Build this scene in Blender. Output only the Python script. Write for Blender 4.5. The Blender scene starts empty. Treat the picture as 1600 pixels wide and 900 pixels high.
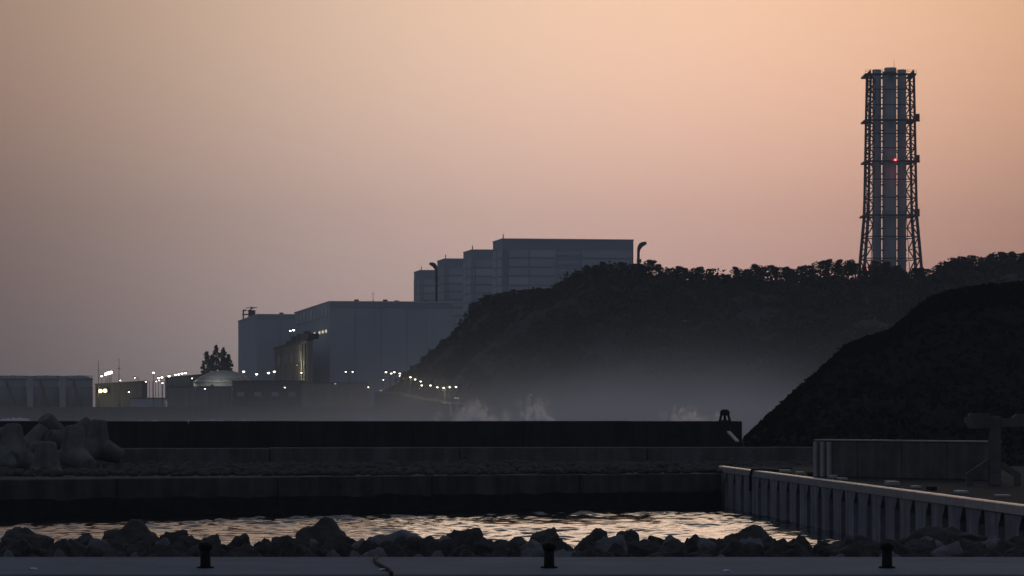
import bpy, bmesh, math, random
import numpy as np
from mathutils import Vector, Matrix, noise as mnoise

R = math.radians
rnd = random.Random(7)
sc = bpy.context.scene
col = sc.collection

# ------------------------------------------------------------------ camera
F = 5000.0          # focal length in photo pixels (photo 1600 x 900)
HZ = 640.0          # photo row of the horizon
EYE = 6.0           # eye height above the water
cd = bpy.data.cameras.new('camera'); cam = bpy.data.objects.new('camera', cd); col.objects.link(cam)
cd.sensor_width = 36.0; cd.lens = 36.0 * F / 1600.0
cd.shift_y = (HZ - 450.0) / 1600.0
cd.clip_start = 0.5; cd.clip_end = 20000
cam.location = (0, 0, EYE); cam.rotation_euler = (R(90), 0, 0)
sc.camera = cam

# ------------------------------------------------------------------ world: dusk sky
w = bpy.data.worlds.new('World'); sc.world = w; w.use_nodes = True
nt = w.node_tree; nt.nodes.clear()
def N(t, **k):
    n = nt.nodes.new(t)
    for a, b in k.items(): setattr(n, a, b)
    return n
def M_(op, a, b=None, c=None):
    n = N('ShaderNodeMath', operation=op)
    for i, x in enumerate((a, b, c)):
        if x is None: continue
        if isinstance(x, (int, float)): n.inputs[i].default_value = x
        else: nt.links.new(x, n.inputs[i])
    return n.outputs[0]
def COL(fac, c):
    n = N('ShaderNodeVectorMath', operation='SCALE'); n.inputs[0].default_value = c
    nt.links.new(fac, n.inputs['Scale']); return n.outputs[0]
def ADD(a, b):
    n = N('ShaderNodeVectorMath', operation='ADD'); nt.links.new(a, n.inputs[0]); nt.links.new(b, n.inputs[1]); return n.outputs[0]
tc = N('ShaderNodeTexCoord'); sep = N('ShaderNodeSeparateXYZ'); nt.links.new(tc.outputs['Generated'], sep.inputs[0])
az = M_('ARCTAN2', sep.outputs[0], sep.outputs[1])          # 0 = view direction, + to the right
el = M_('ARCSINE', sep.outputs[2])
def gauss(a0, sa, e0, se):
    x = M_('DIVIDE', M_('SUBTRACT', az, a0), sa); y = M_('DIVIDE', M_('SUBTRACT', el, e0), se)
    return M_('EXPONENT', M_('MULTIPLY', M_('ADD', M_('MULTIPLY', x, x), M_('MULTIPLY', y, y)), -1.0))
sky = N('ShaderNodeTexSky'); sky.sky_type = 'NISHITA'; sky.sun_disc = False
SUN_AZ, SUN_EL = R(6.0), R(1.0)
sky.sun_elevation = SUN_EL; sky.sun_rotation = SUN_AZ; sky.air_density = 1.6; sky.dust_density = 3.0; sky.ozone_density = 2.0
base = N('ShaderNodeVectorMath', operation='SCALE'); nt.links.new(sky.outputs[0], base.inputs[0]); base.inputs['Scale'].default_value = 0.012
tot = base.outputs[0]
LOBES = [  # after-sunset glow: azimuth, spread, elevation, spread (degrees), colour
    (4.35, 6.64, 4.70, 6.62, (0.385, 0.232, 0.240)), (3.06, 11.43, 8.74, 5.50, (0.248, 0.248, 0.084)),
    (-2.47, 6.00, 2.76, 9.00, (0.250, 0.226, 0.234)), (12.0, 24.57, 7.55, 5.50, (0.420, 0.121, 0.0))]
for (a0_, sa_, e0_, se_, c_) in LOBES: tot = ADD(tot, COL(gauss(R(a0_), R(sa_), R(e0_), R(se_)), c_))
up = M_('MINIMUM', M_('MAXIMUM', M_('ADD', M_('MULTIPLY', el, 4.0), 0.4), 0.0), 1.0)
tot = ADD(tot, COL(up, (0.096, 0.112, 0.150)))                                                       # blue of the rest of the evening sky
bg = N('ShaderNodeBackground'); bg.inputs['Strength'].default_value = 1.0
nt.links.new(tot, bg.inputs['Color'])
wo = N('ShaderNodeOutputWorld'); nt.links.new(bg.outputs[0], wo.inputs['Surface'])

# ------------------------------------------------------------------ sun (already behind the land: a faint wide glow)
sd = bpy.data.lights.new('sun', 'SUN'); so = bpy.data.objects.new('sun', sd); col.objects.link(so)
sd.energy = 0.05; sd.angle = R(16); sd.color = (1.0, 0.78, 0.60)
_d = Vector((math.sin(SUN_AZ) * math.cos(R(9)), math.cos(SUN_AZ) * math.cos(R(9)), math.sin(R(9))))
so.rotation_euler = _d.to_track_quat('Z', 'Y').to_euler()

sc.view_settings.view_transform = 'Standard'; sc.view_settings.look = 'None'
sc.view_settings.exposure = 0.0; sc.view_settings.gamma = 1.0; sc.view_settings.use_curve_mapping = False
sc.render.engine = 'CYCLES'
sc.cycles.use_denoising = True
sc.cycles.max_bounces = 6; sc.cycles.volume_bounces = 4
sc.cycles.volume_max_steps = 128

# ------------------------------------------------------------------ helpers
def W(px, py, D):
    """photo pixel at distance D -> world point"""
    return Vector(((px - 800.0) / F * D, D, EYE + (HZ - py) / F * D))
def tag(o, label=None, cat=None, group=None, kind=None):
    if label: o['label'] = label
    if cat: o['category'] = cat
    if group: o['group'] = group
    if kind: o['kind'] = kind
    return o
_org = {}
def org(o):
    return _org.get(o.name, Vector((0, 0, 0))) if o else Vector((0, 0, 0))
def thing(name, loc, label, cat, group=None):
    o = bpy.data.objects.new(name, None); col.objects.link(o); o.location = loc; o.empty_display_size = 0.3
    _org[o.name] = Vector(loc); return tag(o, label, cat, group)
class MB:
    def __init__(s): s.v = []; s.f = []
    def add(s, vs, fs):
        b = len(s.v); s.v += [tuple(v) for v in vs]; s.f += [tuple(b + i for i in f) for f in fs]; return s
    def box(s, a, b):
        x0, y0, z0 = a; x1, y1, z1 = b
        return s.hexa([(x0,y0,z0),(x1,y0,z0),(x1,y1,z0),(x0,y1,z0)], [(x0,y0,z1),(x1,y0,z1),(x1,y1,z1),(x0,y1,z1)])
    def hexa(s, lo, hi):
        return s.add(list(lo) + list(hi), [(3,2,1,0),(4,5,6,7),(0,1,5,4),(1,2,6,5),(2,3,7,6),(3,0,4,7)])
    def prism(s, poly, d):                      # polygon (3d points) extruded by vector d
        n = len(poly); d = Vector(d); p = [Vector(q) for q in poly]
        fs = [tuple(range(n))[::-1], tuple(range(n, 2*n))] + [(i, (i+1) % n, n + (i+1) % n, n + i) for i in range(n)]
        return s.add(p + [q + d for q in p], fs)
    def tube(s, p0, p1, r0, r1=None, n=6, cap=True):
        p0 = Vector(p0); p1 = Vector(p1); r1 = r0 if r1 is None else r1
        d = (p1 - p0).normalized(); a = d.orthogonal().normalized(); b = d.cross(a)
        vs = []
        for p, r in ((p0, r0), (p1, r1)):
            for i in range(n):
                t = 2 * math.pi * i / n; vs.append(p + (a * math.cos(t) + b * math.sin(t)) * r)
        fs = [(i, (i+1) % n, n + (i+1) % n, n + i) for i in range(n)]
        if cap: fs += [tuple(range(n))[::-1], tuple(range(n, 2*n))]
        return s.add(vs, fs)
    def path(s, pts, r, n=6):
        pts = [Vector(p) for p in pts]; rr = r if isinstance(r, (list, tuple)) else [r] * len(pts)
        d0 = (pts[1] - pts[0]).normalized(); a = d0.orthogonal().normalized(); vs = []
        for k, p in enumerate(pts):
            d = (pts[min(k+1, len(pts)-1)] - pts[max(k-1, 0)]).normalized()
            a = (a - d * a.dot(d)).normalized(); b = d.cross(a)
            for i in range(n):
                t = 2 * math.pi * i / n; vs.append(p + (a * math.cos(t) + b * math.sin(t)) * rr[k])
        fs = []
        for k in range(len(pts) - 1):
            for i in range(n): fs.append((k*n+i, k*n+(i+1) % n, (k+1)*n+(i+1) % n, (k+1)*n+i))
        fs += [tuple(range(n))[::-1], tuple((len(pts)-1)*n + i for i in range(n))]
        return s.add(vs, fs)
    def lathe(s, c, prof, n=24):                # prof: [(r, z)]
        c = Vector(c); vs = []
        for r, z in prof:
            for i in range(n):
                t = 2 * math.pi * i / n; vs.append(c + Vector((r * math.cos(t), r * math.sin(t), z)))
        fs = []
        for k in range(len(prof) - 1):
            for i in range(n): fs.append((k*n+i, k*n+(i+1) % n, (k+1)*n+(i+1) % n, (k+1)*n+i))
        fs += [tuple(range(n))[::-1], tuple((len(prof)-1)*n + i for i in range(n))]
        return s.add(vs, fs)
    def build(s, name, mat, parent=None, smooth=False, bevel=0.0):
        me = bpy.data.meshes.new(name); o0 = org(parent)
        me.from_pydata([(v[0]-o0.x, v[1]-o0.y, v[2]-o0.z) for v in s.v], [], s.f); me.update()
        bm = bmesh.new(); bm.from_mesh(me); bmesh.ops.recalc_face_normals(bm, faces=bm.faces)
        if bevel: bmesh.ops.bevel(bm, geom=list(bm.edges), offset=bevel, segments=1, affect='EDGES', clamp_overlap=True)
        bm.to_mesh(me); bm.free()
        if smooth: me.polygons.foreach_set('use_smooth', [True] * len(me.polygons))
        return link(name, me, mat, parent, o0)
def link(name, me, mat, parent=None, o0=None):
    o = bpy.data.objects.new(name, me); col.objects.link(o)
    if mat is not None and not me.materials: me.materials.append(mat)
    if parent: o.parent = parent
    _org[o.name] = o0 if o0 is not None else org(parent)
    return o
def np_mesh(name, v, f, mat, smooth=False):
    """numpy verts (n,3) and faces (m,k) -> mesh"""
    me = bpy.data.meshes.new(name); v = np.asarray(v, np.float32); f = np.asarray(f, np.int32); k = f.shape[1]
    me.vertices.add(len(v)); me.vertices.foreach_set('co', v.ravel())
    me.loops.add(f.size); me.loops.foreach_set('vertex_index', f.ravel())
    me.polygons.add(len(f)); me.polygons.foreach_set('loop_start', np.arange(len(f), dtype=np.int32) * k)
    me.update(calc_edges=True); me.validate()
    if smooth: me.polygons.foreach_set('use_smooth', np.ones(len(f), bool))
    if mat: me.materials.append(mat)
    return me
def grid_faces(nu, nv):
    i = np.arange(nu - 1)[:, None] * nv + np.arange(nv - 1)[None, :]; i = i.ravel()
    return np.stack([i, i + nv, i + nv + 1, i + 1], 1)
def ordinal(n):
    w_ = ['first','second','third','fourth','fifth','sixth','seventh','eighth','ninth','tenth','eleventh','twelfth','thirteenth','fourteenth',
         'fifteenth','sixteenth','seventeenth','eighteenth','nineteenth','twentieth']
    t_ = {20:'twenty',30:'thirty',40:'forty',50:'fifty',60:'sixty',70:'seventy'}
    if n <= 20: return w_[n-1]
    if n % 10 == 0: return {30:'thirtieth',40:'fortieth',50:'fiftieth',60:'sixtieth',70:'seventieth'}[n]
    return t_[n // 10 * 10] + '-' + w_[n % 10 - 1]

# ------------------------------------------------------------------ materials
def mat(name, c, rough=0.8, var=0.25, scale=1.0, bump=0.0, bscale=None, spec=0.5, metal=0.0, stretch=(1, 1, 1), streak=0.0):
    m = bpy.data.materials.new(name); m.use_nodes = True; t = m.node_tree; t.nodes.clear()
    out = t.nodes.new('ShaderNodeOutputMaterial'); p = t.nodes.new('ShaderNodeBsdfPrincipled'); t.links.new(p.outputs[0], out.inputs[0])
    p.inputs['Roughness'].default_value = rough; p.inputs['Metallic'].default_value = metal; p.inputs['Specular IOR Level'].default_value = spec
    tcn = t.nodes.new('ShaderNodeTexCoord'); mp = t.nodes.new('ShaderNodeMapping'); mp.inputs['Scale'].default_value = stretch
    t.links.new(tcn.outputs['Object'], mp.inputs[0])
    nz = t.nodes.new('ShaderNodeTexNoise'); nz.inputs['Scale'].default_value = scale; nz.inputs['Detail'].default_value = 7; nz.inputs['Roughness'].default_value = 0.65
    t.links.new(mp.outputs[0], nz.inputs['Vector'])
    cr = t.nodes.new('ShaderNodeValToRGB'); cr.color_ramp.elements[0].position = 0.28; cr.color_ramp.elements[1].position = 0.72
    cr.color_ramp.elements[0].color = (*[x * (1 - var) for x in c], 1); cr.color_ramp.elements[1].color = (*[min(1, x * (1 + var)) for x in c], 1)
    t.links.new(nz.outputs[0], cr.inputs[0]); cur = cr.outputs[0]
    if streak:                                   # run-off stains down a wall
        mp2 = t.nodes.new('ShaderNodeMapping'); mp2.inputs['Scale'].default_value = (1, 1, 0.06); t.links.new(tcn.outputs['Object'], mp2.inputs[0])
        n2 = t.nodes.new('ShaderNodeTexNoise'); n2.inputs['Scale'].default_value = 1.6; n2.inputs['Detail'].default_value = 5; t.links.new(mp2.outputs[0], n2.inputs['Vector'])
        c2 = t.nodes.new('ShaderNodeValToRGB'); c2.color_ramp.elements[0].position = 0.42; c2.color_ramp.elements[1].position = 0.62
        c2.color_ramp.elements[0].color = (1 - streak,) * 3 + (1,); c2.color_ramp.elements[1].color = (1, 1, 1, 1); t.links.new(n2.outputs[0], c2.inputs[0])
        mx = t.nodes.new('ShaderNodeMix'); mx.data_type = 'RGBA'; mx.blend_type = 'MULTIPLY'; mx.inputs[0].default_value = 1
        t.links.new(cur, mx.inputs[6]); t.links.new(c2.outputs[0], mx.inputs[7]); cur = mx.outputs[2]
    t.links.new(cur, p.inputs['Base Color'])
    if bump:
        nb = t.nodes.new('ShaderNodeTexNoise'); nb.inputs['Scale'].default_value = bscale or scale * 6; nb.inputs['Detail'].default_value = 6
        t.links.new(mp.outputs[0], nb.inputs['Vector'])
        b = t.nodes.new('ShaderNodeBump'); b.inputs['Strength'].default_value = bump; b.inputs['Distance'].default_value = 0.1
        t.links.new(nb.outputs[0], b.inputs['Height']); t.links.new(b.outputs[0], p.inputs['Normal'])
    return m
def emit(name, c, s):
    m = bpy.data.materials.new(name); m.use_nodes = True; t = m.node_tree; t.nodes.clear()
    out = t.nodes.new('ShaderNodeOutputMaterial'); e = t.nodes.new('ShaderNodeEmission'); e.inputs[0].default_value = (*c, 1); e.inputs[1].default_value = s
    t.links.new(e.outputs[0], out.inputs[0]); m.cycles.emission_sampling = 'NONE'; return m
M = dict(
    conc=mat('weathered_concrete', (0.12, 0.122, 0.118), 0.85, 0.35, 0.5, 0.5, 5, streak=0.25, spec=0.25),
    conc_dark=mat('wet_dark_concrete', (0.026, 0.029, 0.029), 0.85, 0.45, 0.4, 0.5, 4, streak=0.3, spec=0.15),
    conc_mid=mat('grey_cast_concrete', (0.075, 0.08, 0.08), 0.85, 0.4, 0.5, 0.5, 4, streak=0.35, spec=0.2),
    weed=mat('tide_weed', (0.012, 0.014, 0.012), 0.8, 0.5, 1.5, 0.8, 6, spec=0.2),
    conc_pale=mat('worn_pale_concrete', (0.36, 0.36, 0.35), 0.45, 0.25, 1.2, 0.3, 8),
    apron=mat('damp_concrete_slab', (0.12, 0.155, 0.20), 0.8, 0.3, 0.5, 0.4, 7),
    tetra=mat('tetrapod_concrete', (0.13, 0.135, 0.13), 0.85, 0.4, 1.3, 0.6, 9, streak=0.3),
    rock=mat('granite_boulder', (0.05, 0.05, 0.05), 0.8, 0.55, 1.6, 0.9, 5, spec=0.3),
    rock_pale=mat('pale_boulder', (0.14, 0.145, 0.155), 0.8, 0.35, 1.6, 0.9, 5),
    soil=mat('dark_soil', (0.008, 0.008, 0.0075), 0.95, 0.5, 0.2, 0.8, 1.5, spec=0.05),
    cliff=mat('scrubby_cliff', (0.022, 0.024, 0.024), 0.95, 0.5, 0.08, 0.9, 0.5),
    land=mat('plant_ground', (0.10, 0.10, 0.10), 0.9, 0.3, 0.05),
    clad=mat('blue_grey_cladding', (0.50, 0.53, 0.57), 0.7, 0.08, 0.06, stretch=(1, 1, 0.3)),
    clad_dark=mat('dark_blue_cladding', (0.37, 0.41, 0.46), 0.7, 0.08, 0.06),
    clad_pale=mat('pale_blue_cladding', (0.58, 0.61, 0.64), 0.7, 0.08, 0.06),
    turb=mat('turbine_hall_cladding', (0.46, 0.50, 0.56), 0.75, 0.10, 0.05, stretch=(1, 1, 0.4)),
    coping=mat('white_coping', (0.75, 0.74, 0.72), 0.5, 0.05, 0.5),
    cream=mat('cream_render', (0.30, 0.29, 0.24), 0.8, 0.15, 0.2, streak=0.2),
    bldg=mat('grey_render', (0.13, 0.135, 0.14), 0.85, 0.2, 0.2, streak=0.2),
    tank=mat('tank_paint', (0.26, 0.28, 0.28), 0.6, 0.12, 0.15, streak=0.2),
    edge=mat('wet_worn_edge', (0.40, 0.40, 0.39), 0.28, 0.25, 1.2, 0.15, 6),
    pier=mat('quay_pier_concrete', (0.25, 0.265, 0.29), 0.85, 0.3, 0.8, 0.4, 6, spec=0.25, streak=0.3),
    flue=mat('flue_steel', (0.46, 0.47, 0.50), 0.6, 0.1, 0.2, streak=0.2),
    steel=mat('dark_painted_steel', (0.055, 0.055, 0.06), 0.6, 0.2, 2.0),
    iron=mat('black_iron', (0.008, 0.008, 0.009), 0.7, 0.4, 3.0, 0.3, 20, spec=0.2),
    rust=mat('rusty_steel', (0.10, 0.07, 0.055), 0.8, 0.4, 2.0, 0.3, 12),
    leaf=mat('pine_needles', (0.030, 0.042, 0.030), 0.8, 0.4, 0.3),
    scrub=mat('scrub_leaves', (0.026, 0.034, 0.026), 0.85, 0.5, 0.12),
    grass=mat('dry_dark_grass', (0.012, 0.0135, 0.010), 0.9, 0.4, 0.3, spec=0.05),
    bark=mat('pine_bark', (0.05, 0.04, 0.03), 0.9, 0.3, 3),
    foam=mat('sea_foam', (0.9, 0.9, 0.9), 0.9, 0.08, 1.0),
    white=mat('white_feather', (0.7, 0.7, 0.7), 0.8, 0.1, 2),
    lamp=emit('lamp_glass', (1.0, 0.94, 0.76), 7.0),
    lamp_y=emit('yellow_lamp_glass', (1.0, 0.86, 0.45), 5.0),
    lamp_dim=emit('dim_lamp_glass', (1.0, 0.85, 0.60), 0.7),
    red=emit('red_beacon_glass', (1.0, 0.10, 0.14), 6.0),
)
def water_mat(name):
    m = bpy.data.materials.new(name); m.use_nodes = True; t = m.node_tree; p = t.nodes['Principled BSDF']
    p.inputs['Base Color'].default_value = (0.008, 0.012, 0.014, 1); p.inputs['Roughness'].default_value = 0.06; p.inputs['IOR'].default_value = 1.333
    tcn = t.nodes.new('ShaderNodeTexCoord'); nz = t.nodes.new('ShaderNodeTexNoise'); nz.inputs['Scale'].default_value = 3.5; nz.inputs['Detail'].default_value = 3
    t.links.new(tcn.outputs['Object'], nz.inputs['Vector'])
    b = t.nodes.new('ShaderNodeBump'); b.inputs['Strength'].default_value = 0.25; b.inputs['Distance'].default_value = 0.04
    t.links.new(nz.outputs[0], b.inputs['Height']); t.links.new(b.outputs[0], p.inputs['Normal'])
    return m
_t = M['foam'].node_tree; _p = [n for n in _t.nodes if n.type == 'BSDF_PRINCIPLED'][0]; _o = [n for n in _t.nodes if n.type == 'OUTPUT_MATERIAL'][0]
_tr = _t.nodes.new('ShaderNodeBsdfTranslucent'); _tr.inputs[0].default_value = (.9, .9, .9, 1); _mx = _t.nodes.new('ShaderNodeMixShader'); _mx.inputs[0].default_value = .4
_t.links.new(_p.outputs[0], _mx.inputs[1]); _t.links.new(_tr.outputs[0], _mx.inputs[2]); _t.links.new(_mx.outputs[0], _o.inputs[0])
M['water'] = water_mat('harbour_water_surface')

# ================================================================== SETTING
# sea: one sheet out to the horizon
sea = MB().add([(-2400, -150, -0.45), (2400, -150, -0.45), (2400, 2600, -0.45), (-2400, 2600, -0.45)], [(0, 1, 2, 3)]).build('sea', M['water'])
tag(sea, kind='structure')
# harbour basin: real ripples
nx, ny = 640, 780
xs = np.linspace(-31, 24, nx); ys = np.linspace(134, 204, ny)
X, Y = np.meshgrid(xs, ys, indexing='ij'); Z = np.zeros_like(X)
rg = np.random.default_rng(3)
for _ in range(46):
    lam = rg.uniform(0.55, 2.4); th = rg.normal(R(78), R(42)); k = 2 * math.pi / lam; amp = 0.0042 * lam ** 1.0
    Z += amp * np.sin(k * (X * math.cos(th) + Y * math.sin(th)) + rg.uniform(0, 6.3))
env = 0.65 + 0.5 * np.sin(X * 0.21 + 1.0 + 0.6 * np.sin(Y * 0.13)) * np.sin(Y * 0.17 + 0.4)
Z = Z * np.clip(env, 0.3, 1.3)
me = np_mesh('harbour_water', np.stack([X.ravel(), Y.ravel(), Z.ravel()], 1), grid_faces(nx, ny), M['water'], True)
tag(link('harbour_water', me, None), kind='structure')

# plant terrace and land behind it
tr = MB().box((-2300, 905, -2), (14, 2500, 6.3)).build('plant_ground', M['land']); tag(tr, kind='structure')
# sea wall in front of the terrace
sw = thing('sea_wall', (-300, 900, 0), 'long low grey sea wall in front of the tanks and plant lamps', 'sea wall')
for i in range(26):
    x0 = -235 + i * 8.6
    MB().prism([(x0, 893, -1), (x0, 905, -1), (x0, 905, 6.75), (x0, 902.5, 6.75)], (8.5, 0, 0)).build('wall_section', M['conc'], sw)

# ------------------------------------------------------------------ headland
ridge = [(560, 648), (600, 622), (640, 588), (660, 566), (700, 531), (725, 506), (737, 490), (760, 476), (800, 468), (860, 464), (885, 452), (905, 440),
         (940, 432), (975, 430), (1020, 433), (1060, 440), (1105, 446), (1150, 444), (1200, 442), (1250, 446), (1300, 440), (1345, 440), (1400, 444), (1440, 444),
         (1480, 428), (1520, 420), (1560, 414), (1600, 412), (1680, 405), (1800, 400)]
rp = np.array(ridge, float)
def ridge_y(px): return np.interp(px, rp[:, 0], rp[:, 1])
def ridge_D(px): return np.interp(px, [560, 740, 1000, 1400, 1800], [830, 790, 760, 740, 730])
def toe_D(px): return ridge_D(px) - np.interp(px, [560, 700, 900, 1800], [12, 62, 95, 110])
def fbm(x, y, s, o=4):
    return np.array([mnoise.fractal(Vector((a * s, b * s, 3.1)), 1.0, 2.1, o) for a, b in zip(x, y)])
def headland_pt(px, v, nz=0.0):
    """v 0 toe .. 1 ridge .. 1.6 back"""
    Dr = ridge_D(px); Dt = toe_D(px); zr = EYE + (HZ - ridge_y(px)) / F * Dr
    D = Dt + (Dr - Dt) * v
    prof = np.where(v < 1, -1.0 + (zr + 1.0) * (0.30 * np.clip(v / 0.12, 0, 1) ** 0.8 + 0.70 * np.clip((v - 0.05) / 0.95, 0, 1) ** 0.85), zr - (v - 1) * 26)
    Xr = (px - 800.0) / F * Dr
    Xx = Xr * (0.55 + 0.45 * D / Dr)
    return Xx, D, np.where((v > 0.02) & (v < 1.0), prof + nz * np.minimum(1, (1.0 - v) * 4), prof)
nu, nv = 220, 44
pu = np.linspace(565, 1800, nu); vv = np.linspace(0, 1.6, nv)
PU, VV = np.meshgrid(pu, vv, indexing='ij'); PU = PU.ravel(); VV = VV.ravel()
x_, d_, z_ = headland_pt(PU, VV)
nz_ = fbm(x_, d_, 0.05) * 3.0
x_, d_, z_ = headland_pt(PU, VV, nz_)
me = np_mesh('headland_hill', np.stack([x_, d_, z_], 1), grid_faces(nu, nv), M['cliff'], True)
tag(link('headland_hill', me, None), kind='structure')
# scrub covering the headland: one mass of leaf clumps
def clump_quads(cent, rad, nper, size, rg, flat=0.75):
    n = len(cent); c = np.repeat(cent, nper, 0); r = np.repeat(rad, nper)
    d = rg.normal(size=(n * nper, 3)); d /= np.linalg.norm(d, axis=1)[:, None]
    p = c + d * (r * rg.uniform(0.35, 1.0, n * nper) ** 0.5)[:, None] * np.array([1, 1, flat])
    a = rg.normal(size=p.shape); a /= np.linalg.norm(a, axis=1)[:, None]
    b = np.cross(a, rg.normal(size=p.shape)); b /= np.linalg.norm(b, axis=1)[:, None]
    s = (size * rg.uniform(0.6, 1.4, len(p)))[:, None]
    v = np.stack([p - a * s - b * s * .6, p + a * s - b * s * .6, p + a * s + b * s * .6, p - a * s + b * s * .6], 1).reshape(-1, 3)
    return v, np.arange(len(v)).reshape(-1, 4)
rg = np.random.default_rng(11)
n = 3600
cp = rg.uniform(600, 1720, n); cv = rg.uniform(0.12, 1.12, n)
cv[:700] = rg.uniform(0.92, 1.06, 700)
x_, d_, z_ = headland_pt(cp, cv, 0); rr = rg.uniform(0.6, 1.0, n) * rg.choice([.9, 1.6, 2.6, 3.8], n, p=[.35, .35, .2, .1]) * np.interp(cp, [600, 760, 900], [0.45, 0.6, 1.0])
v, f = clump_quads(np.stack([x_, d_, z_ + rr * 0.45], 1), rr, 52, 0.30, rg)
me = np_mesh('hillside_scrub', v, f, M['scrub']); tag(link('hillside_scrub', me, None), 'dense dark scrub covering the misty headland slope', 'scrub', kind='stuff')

# ------------------------------------------------------------------ near dark mound, right
mr = np.array([(1100, 735), (1150, 700), (1163, 688), (1200, 652), (1250, 607), (1300, 562), (1322, 541), (1355, 528), (1392, 517), (1422, 492), (1450, 468), (1490, 455), (1540, 447), (1600, 442), (1700, 436)], float)
def mound_pt(px, v, nz=0.0):
    D0 = np.interp(px, [1100, 1300, 1700], [262, 300, 330]); zr = EYE + (HZ - np.interp(px, mr[:, 0], mr[:, 1])) / F * D0
    Dt = np.interp(px, [1100, 1300, 1700], [246, 225, 212]); D = Dt + (D0 - Dt) * v; Xx = (px - 800) / F * D
    z = np.where(v < 1, 1.2 + (zr - 1.2) * np.clip(v, 0, 1) ** 1.35, zr - (v - 1) * 8)
    return Xx, D, z + nz
nu, nv = 150, 40
PU, VV = np.meshgrid(np.linspace(1100, 1700, nu), np.linspace(0, 1.5, nv), indexing='ij'); PU = PU.ravel(); VV = VV.ravel()
x_, d_, z_ = mound_pt(PU, VV); nz_ = fbm(x_, d_, 0.22) * 0.35
x_, d_, z_ = mound_pt(PU, VV, nz_)
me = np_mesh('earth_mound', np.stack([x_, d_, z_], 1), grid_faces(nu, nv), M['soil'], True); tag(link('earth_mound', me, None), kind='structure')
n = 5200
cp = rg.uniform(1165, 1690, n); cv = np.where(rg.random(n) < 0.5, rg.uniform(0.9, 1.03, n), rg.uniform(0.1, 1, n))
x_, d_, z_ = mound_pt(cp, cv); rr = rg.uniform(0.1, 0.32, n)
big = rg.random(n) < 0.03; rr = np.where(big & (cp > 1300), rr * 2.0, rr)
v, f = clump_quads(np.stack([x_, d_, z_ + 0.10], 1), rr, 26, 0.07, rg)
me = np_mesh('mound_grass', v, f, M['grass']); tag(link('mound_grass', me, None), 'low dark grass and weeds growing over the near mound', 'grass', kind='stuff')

# ================================================================== POWER PLANT BUILDINGS
A0 = R(9.2)
class Frame:
    """building frame: origin at front left corner, u along the front, v in depth"""
    def __init__(s, px, D, a=A0):
        s.o = Vector(((px - 800) / F * D, D, 0)); s.u = Vector((math.cos(a), math.sin(a), 0)); s.v = Vector((-math.sin(a), math.cos(a), 0))
    def p(s, u, v, z): return s.o + s.u * u + s.v * v + Vector((0, 0, z))
    def box(s, mb, u0, u1, v0, v1, z0, z1):
        return mb.hexa([s.p(u0, v0, z0), s.p(u1, v0, z0), s.p(u1, v1, z0), s.p(u0, v1, z0)], [s.p(u0, v0, z1), s.p(u1, v0, z1), s.p(u1, v1, z1), s.p(u0, v1, z1)])
def reactor(px, D, w, label, fields=None, top=64.0):
    fr = Frame(px, D); t = thing('reactor_building', fr.p(0, 0, 6.3), label, 'building', 'blocky reactor buildings stepping away behind the headland')
    dep = 21.0
    fr.box(MB(), 0, w, 0, dep, 6.3, top).build('wall', M['clad_dark'], t)
    rf = fr.box(MB(), -0.15, w + 0.15, -0.15, dep + 0.15, top, top + 0.35).build('roof', M['coping'], t)
    # horizontal cladding bands on front and flank, proud of the wall
    z = top - 3.6
    k = 0
    while z > 20:
        for (a, b) in (fields or [(0.4, w - 0.4)]):
            fr.box(MB(), a, b, -0.18, -0.003, z - 2.5, z).build('cladding_band', M['clad_pale' if (k + int(a)) % 4 == 1 else 'clad'], t)
        fr.box(MB(), -0.18, -0.003, 0.5, dep * 0.52, z - 2.5, z).build('cladding_band', M['clad'], t)
        fr.box(MB(), -0.18, -0.003, dep * 0.60, dep - 0.5, z - 2.5, z).build('cladding_band', M['clad'], t)
        z -= 3.1; k += 1
    pp = MB(); 
    for q in (3.0, 3.6): pp.tube(fr.p(0.8, q, top), fr.p(0.8, q, top + 1.9), 0.12)
    pp.tube(fr.p(0.8, 2.6, top + 1.0), fr.p(0.8, 4.0, top + 1.0), 0.08); pp.build('roof_rail', M['steel'], t)
    fr.box(MB(), 0.9, 1.5, -0.45, -0.19, 8, top - 3).build('downpipe', M['clad_dark'], t)
    return fr, t
fr1, t1 = reactor(785, 1090, 45.5, 'largest blue-grey reactor building, nearest of the stepped row, half behind the wooded headland',
                  fields=[(2.2, 9.0), (9.5, 18.4), (27.5, 45.0)])
for i in range(10):
    z = 60.0 - i * 3.1
    fr1.box(MB(), 19.0, 26.6, -0.12, -0.003, z - 1.3, z).build('cladding_band', M['clad'], t1)
reactor(737, 1165, 44, 'second reactor building from the headland, banded blue-grey, just left of the largest one')
reactor(695, 1234, 44, 'third reactor building in the stepped row, banded front above turbine hall roof')
reactor(657, 1336, 44, 'farthest and lowest-looking reactor building at the left end of the stepped row')

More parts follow.
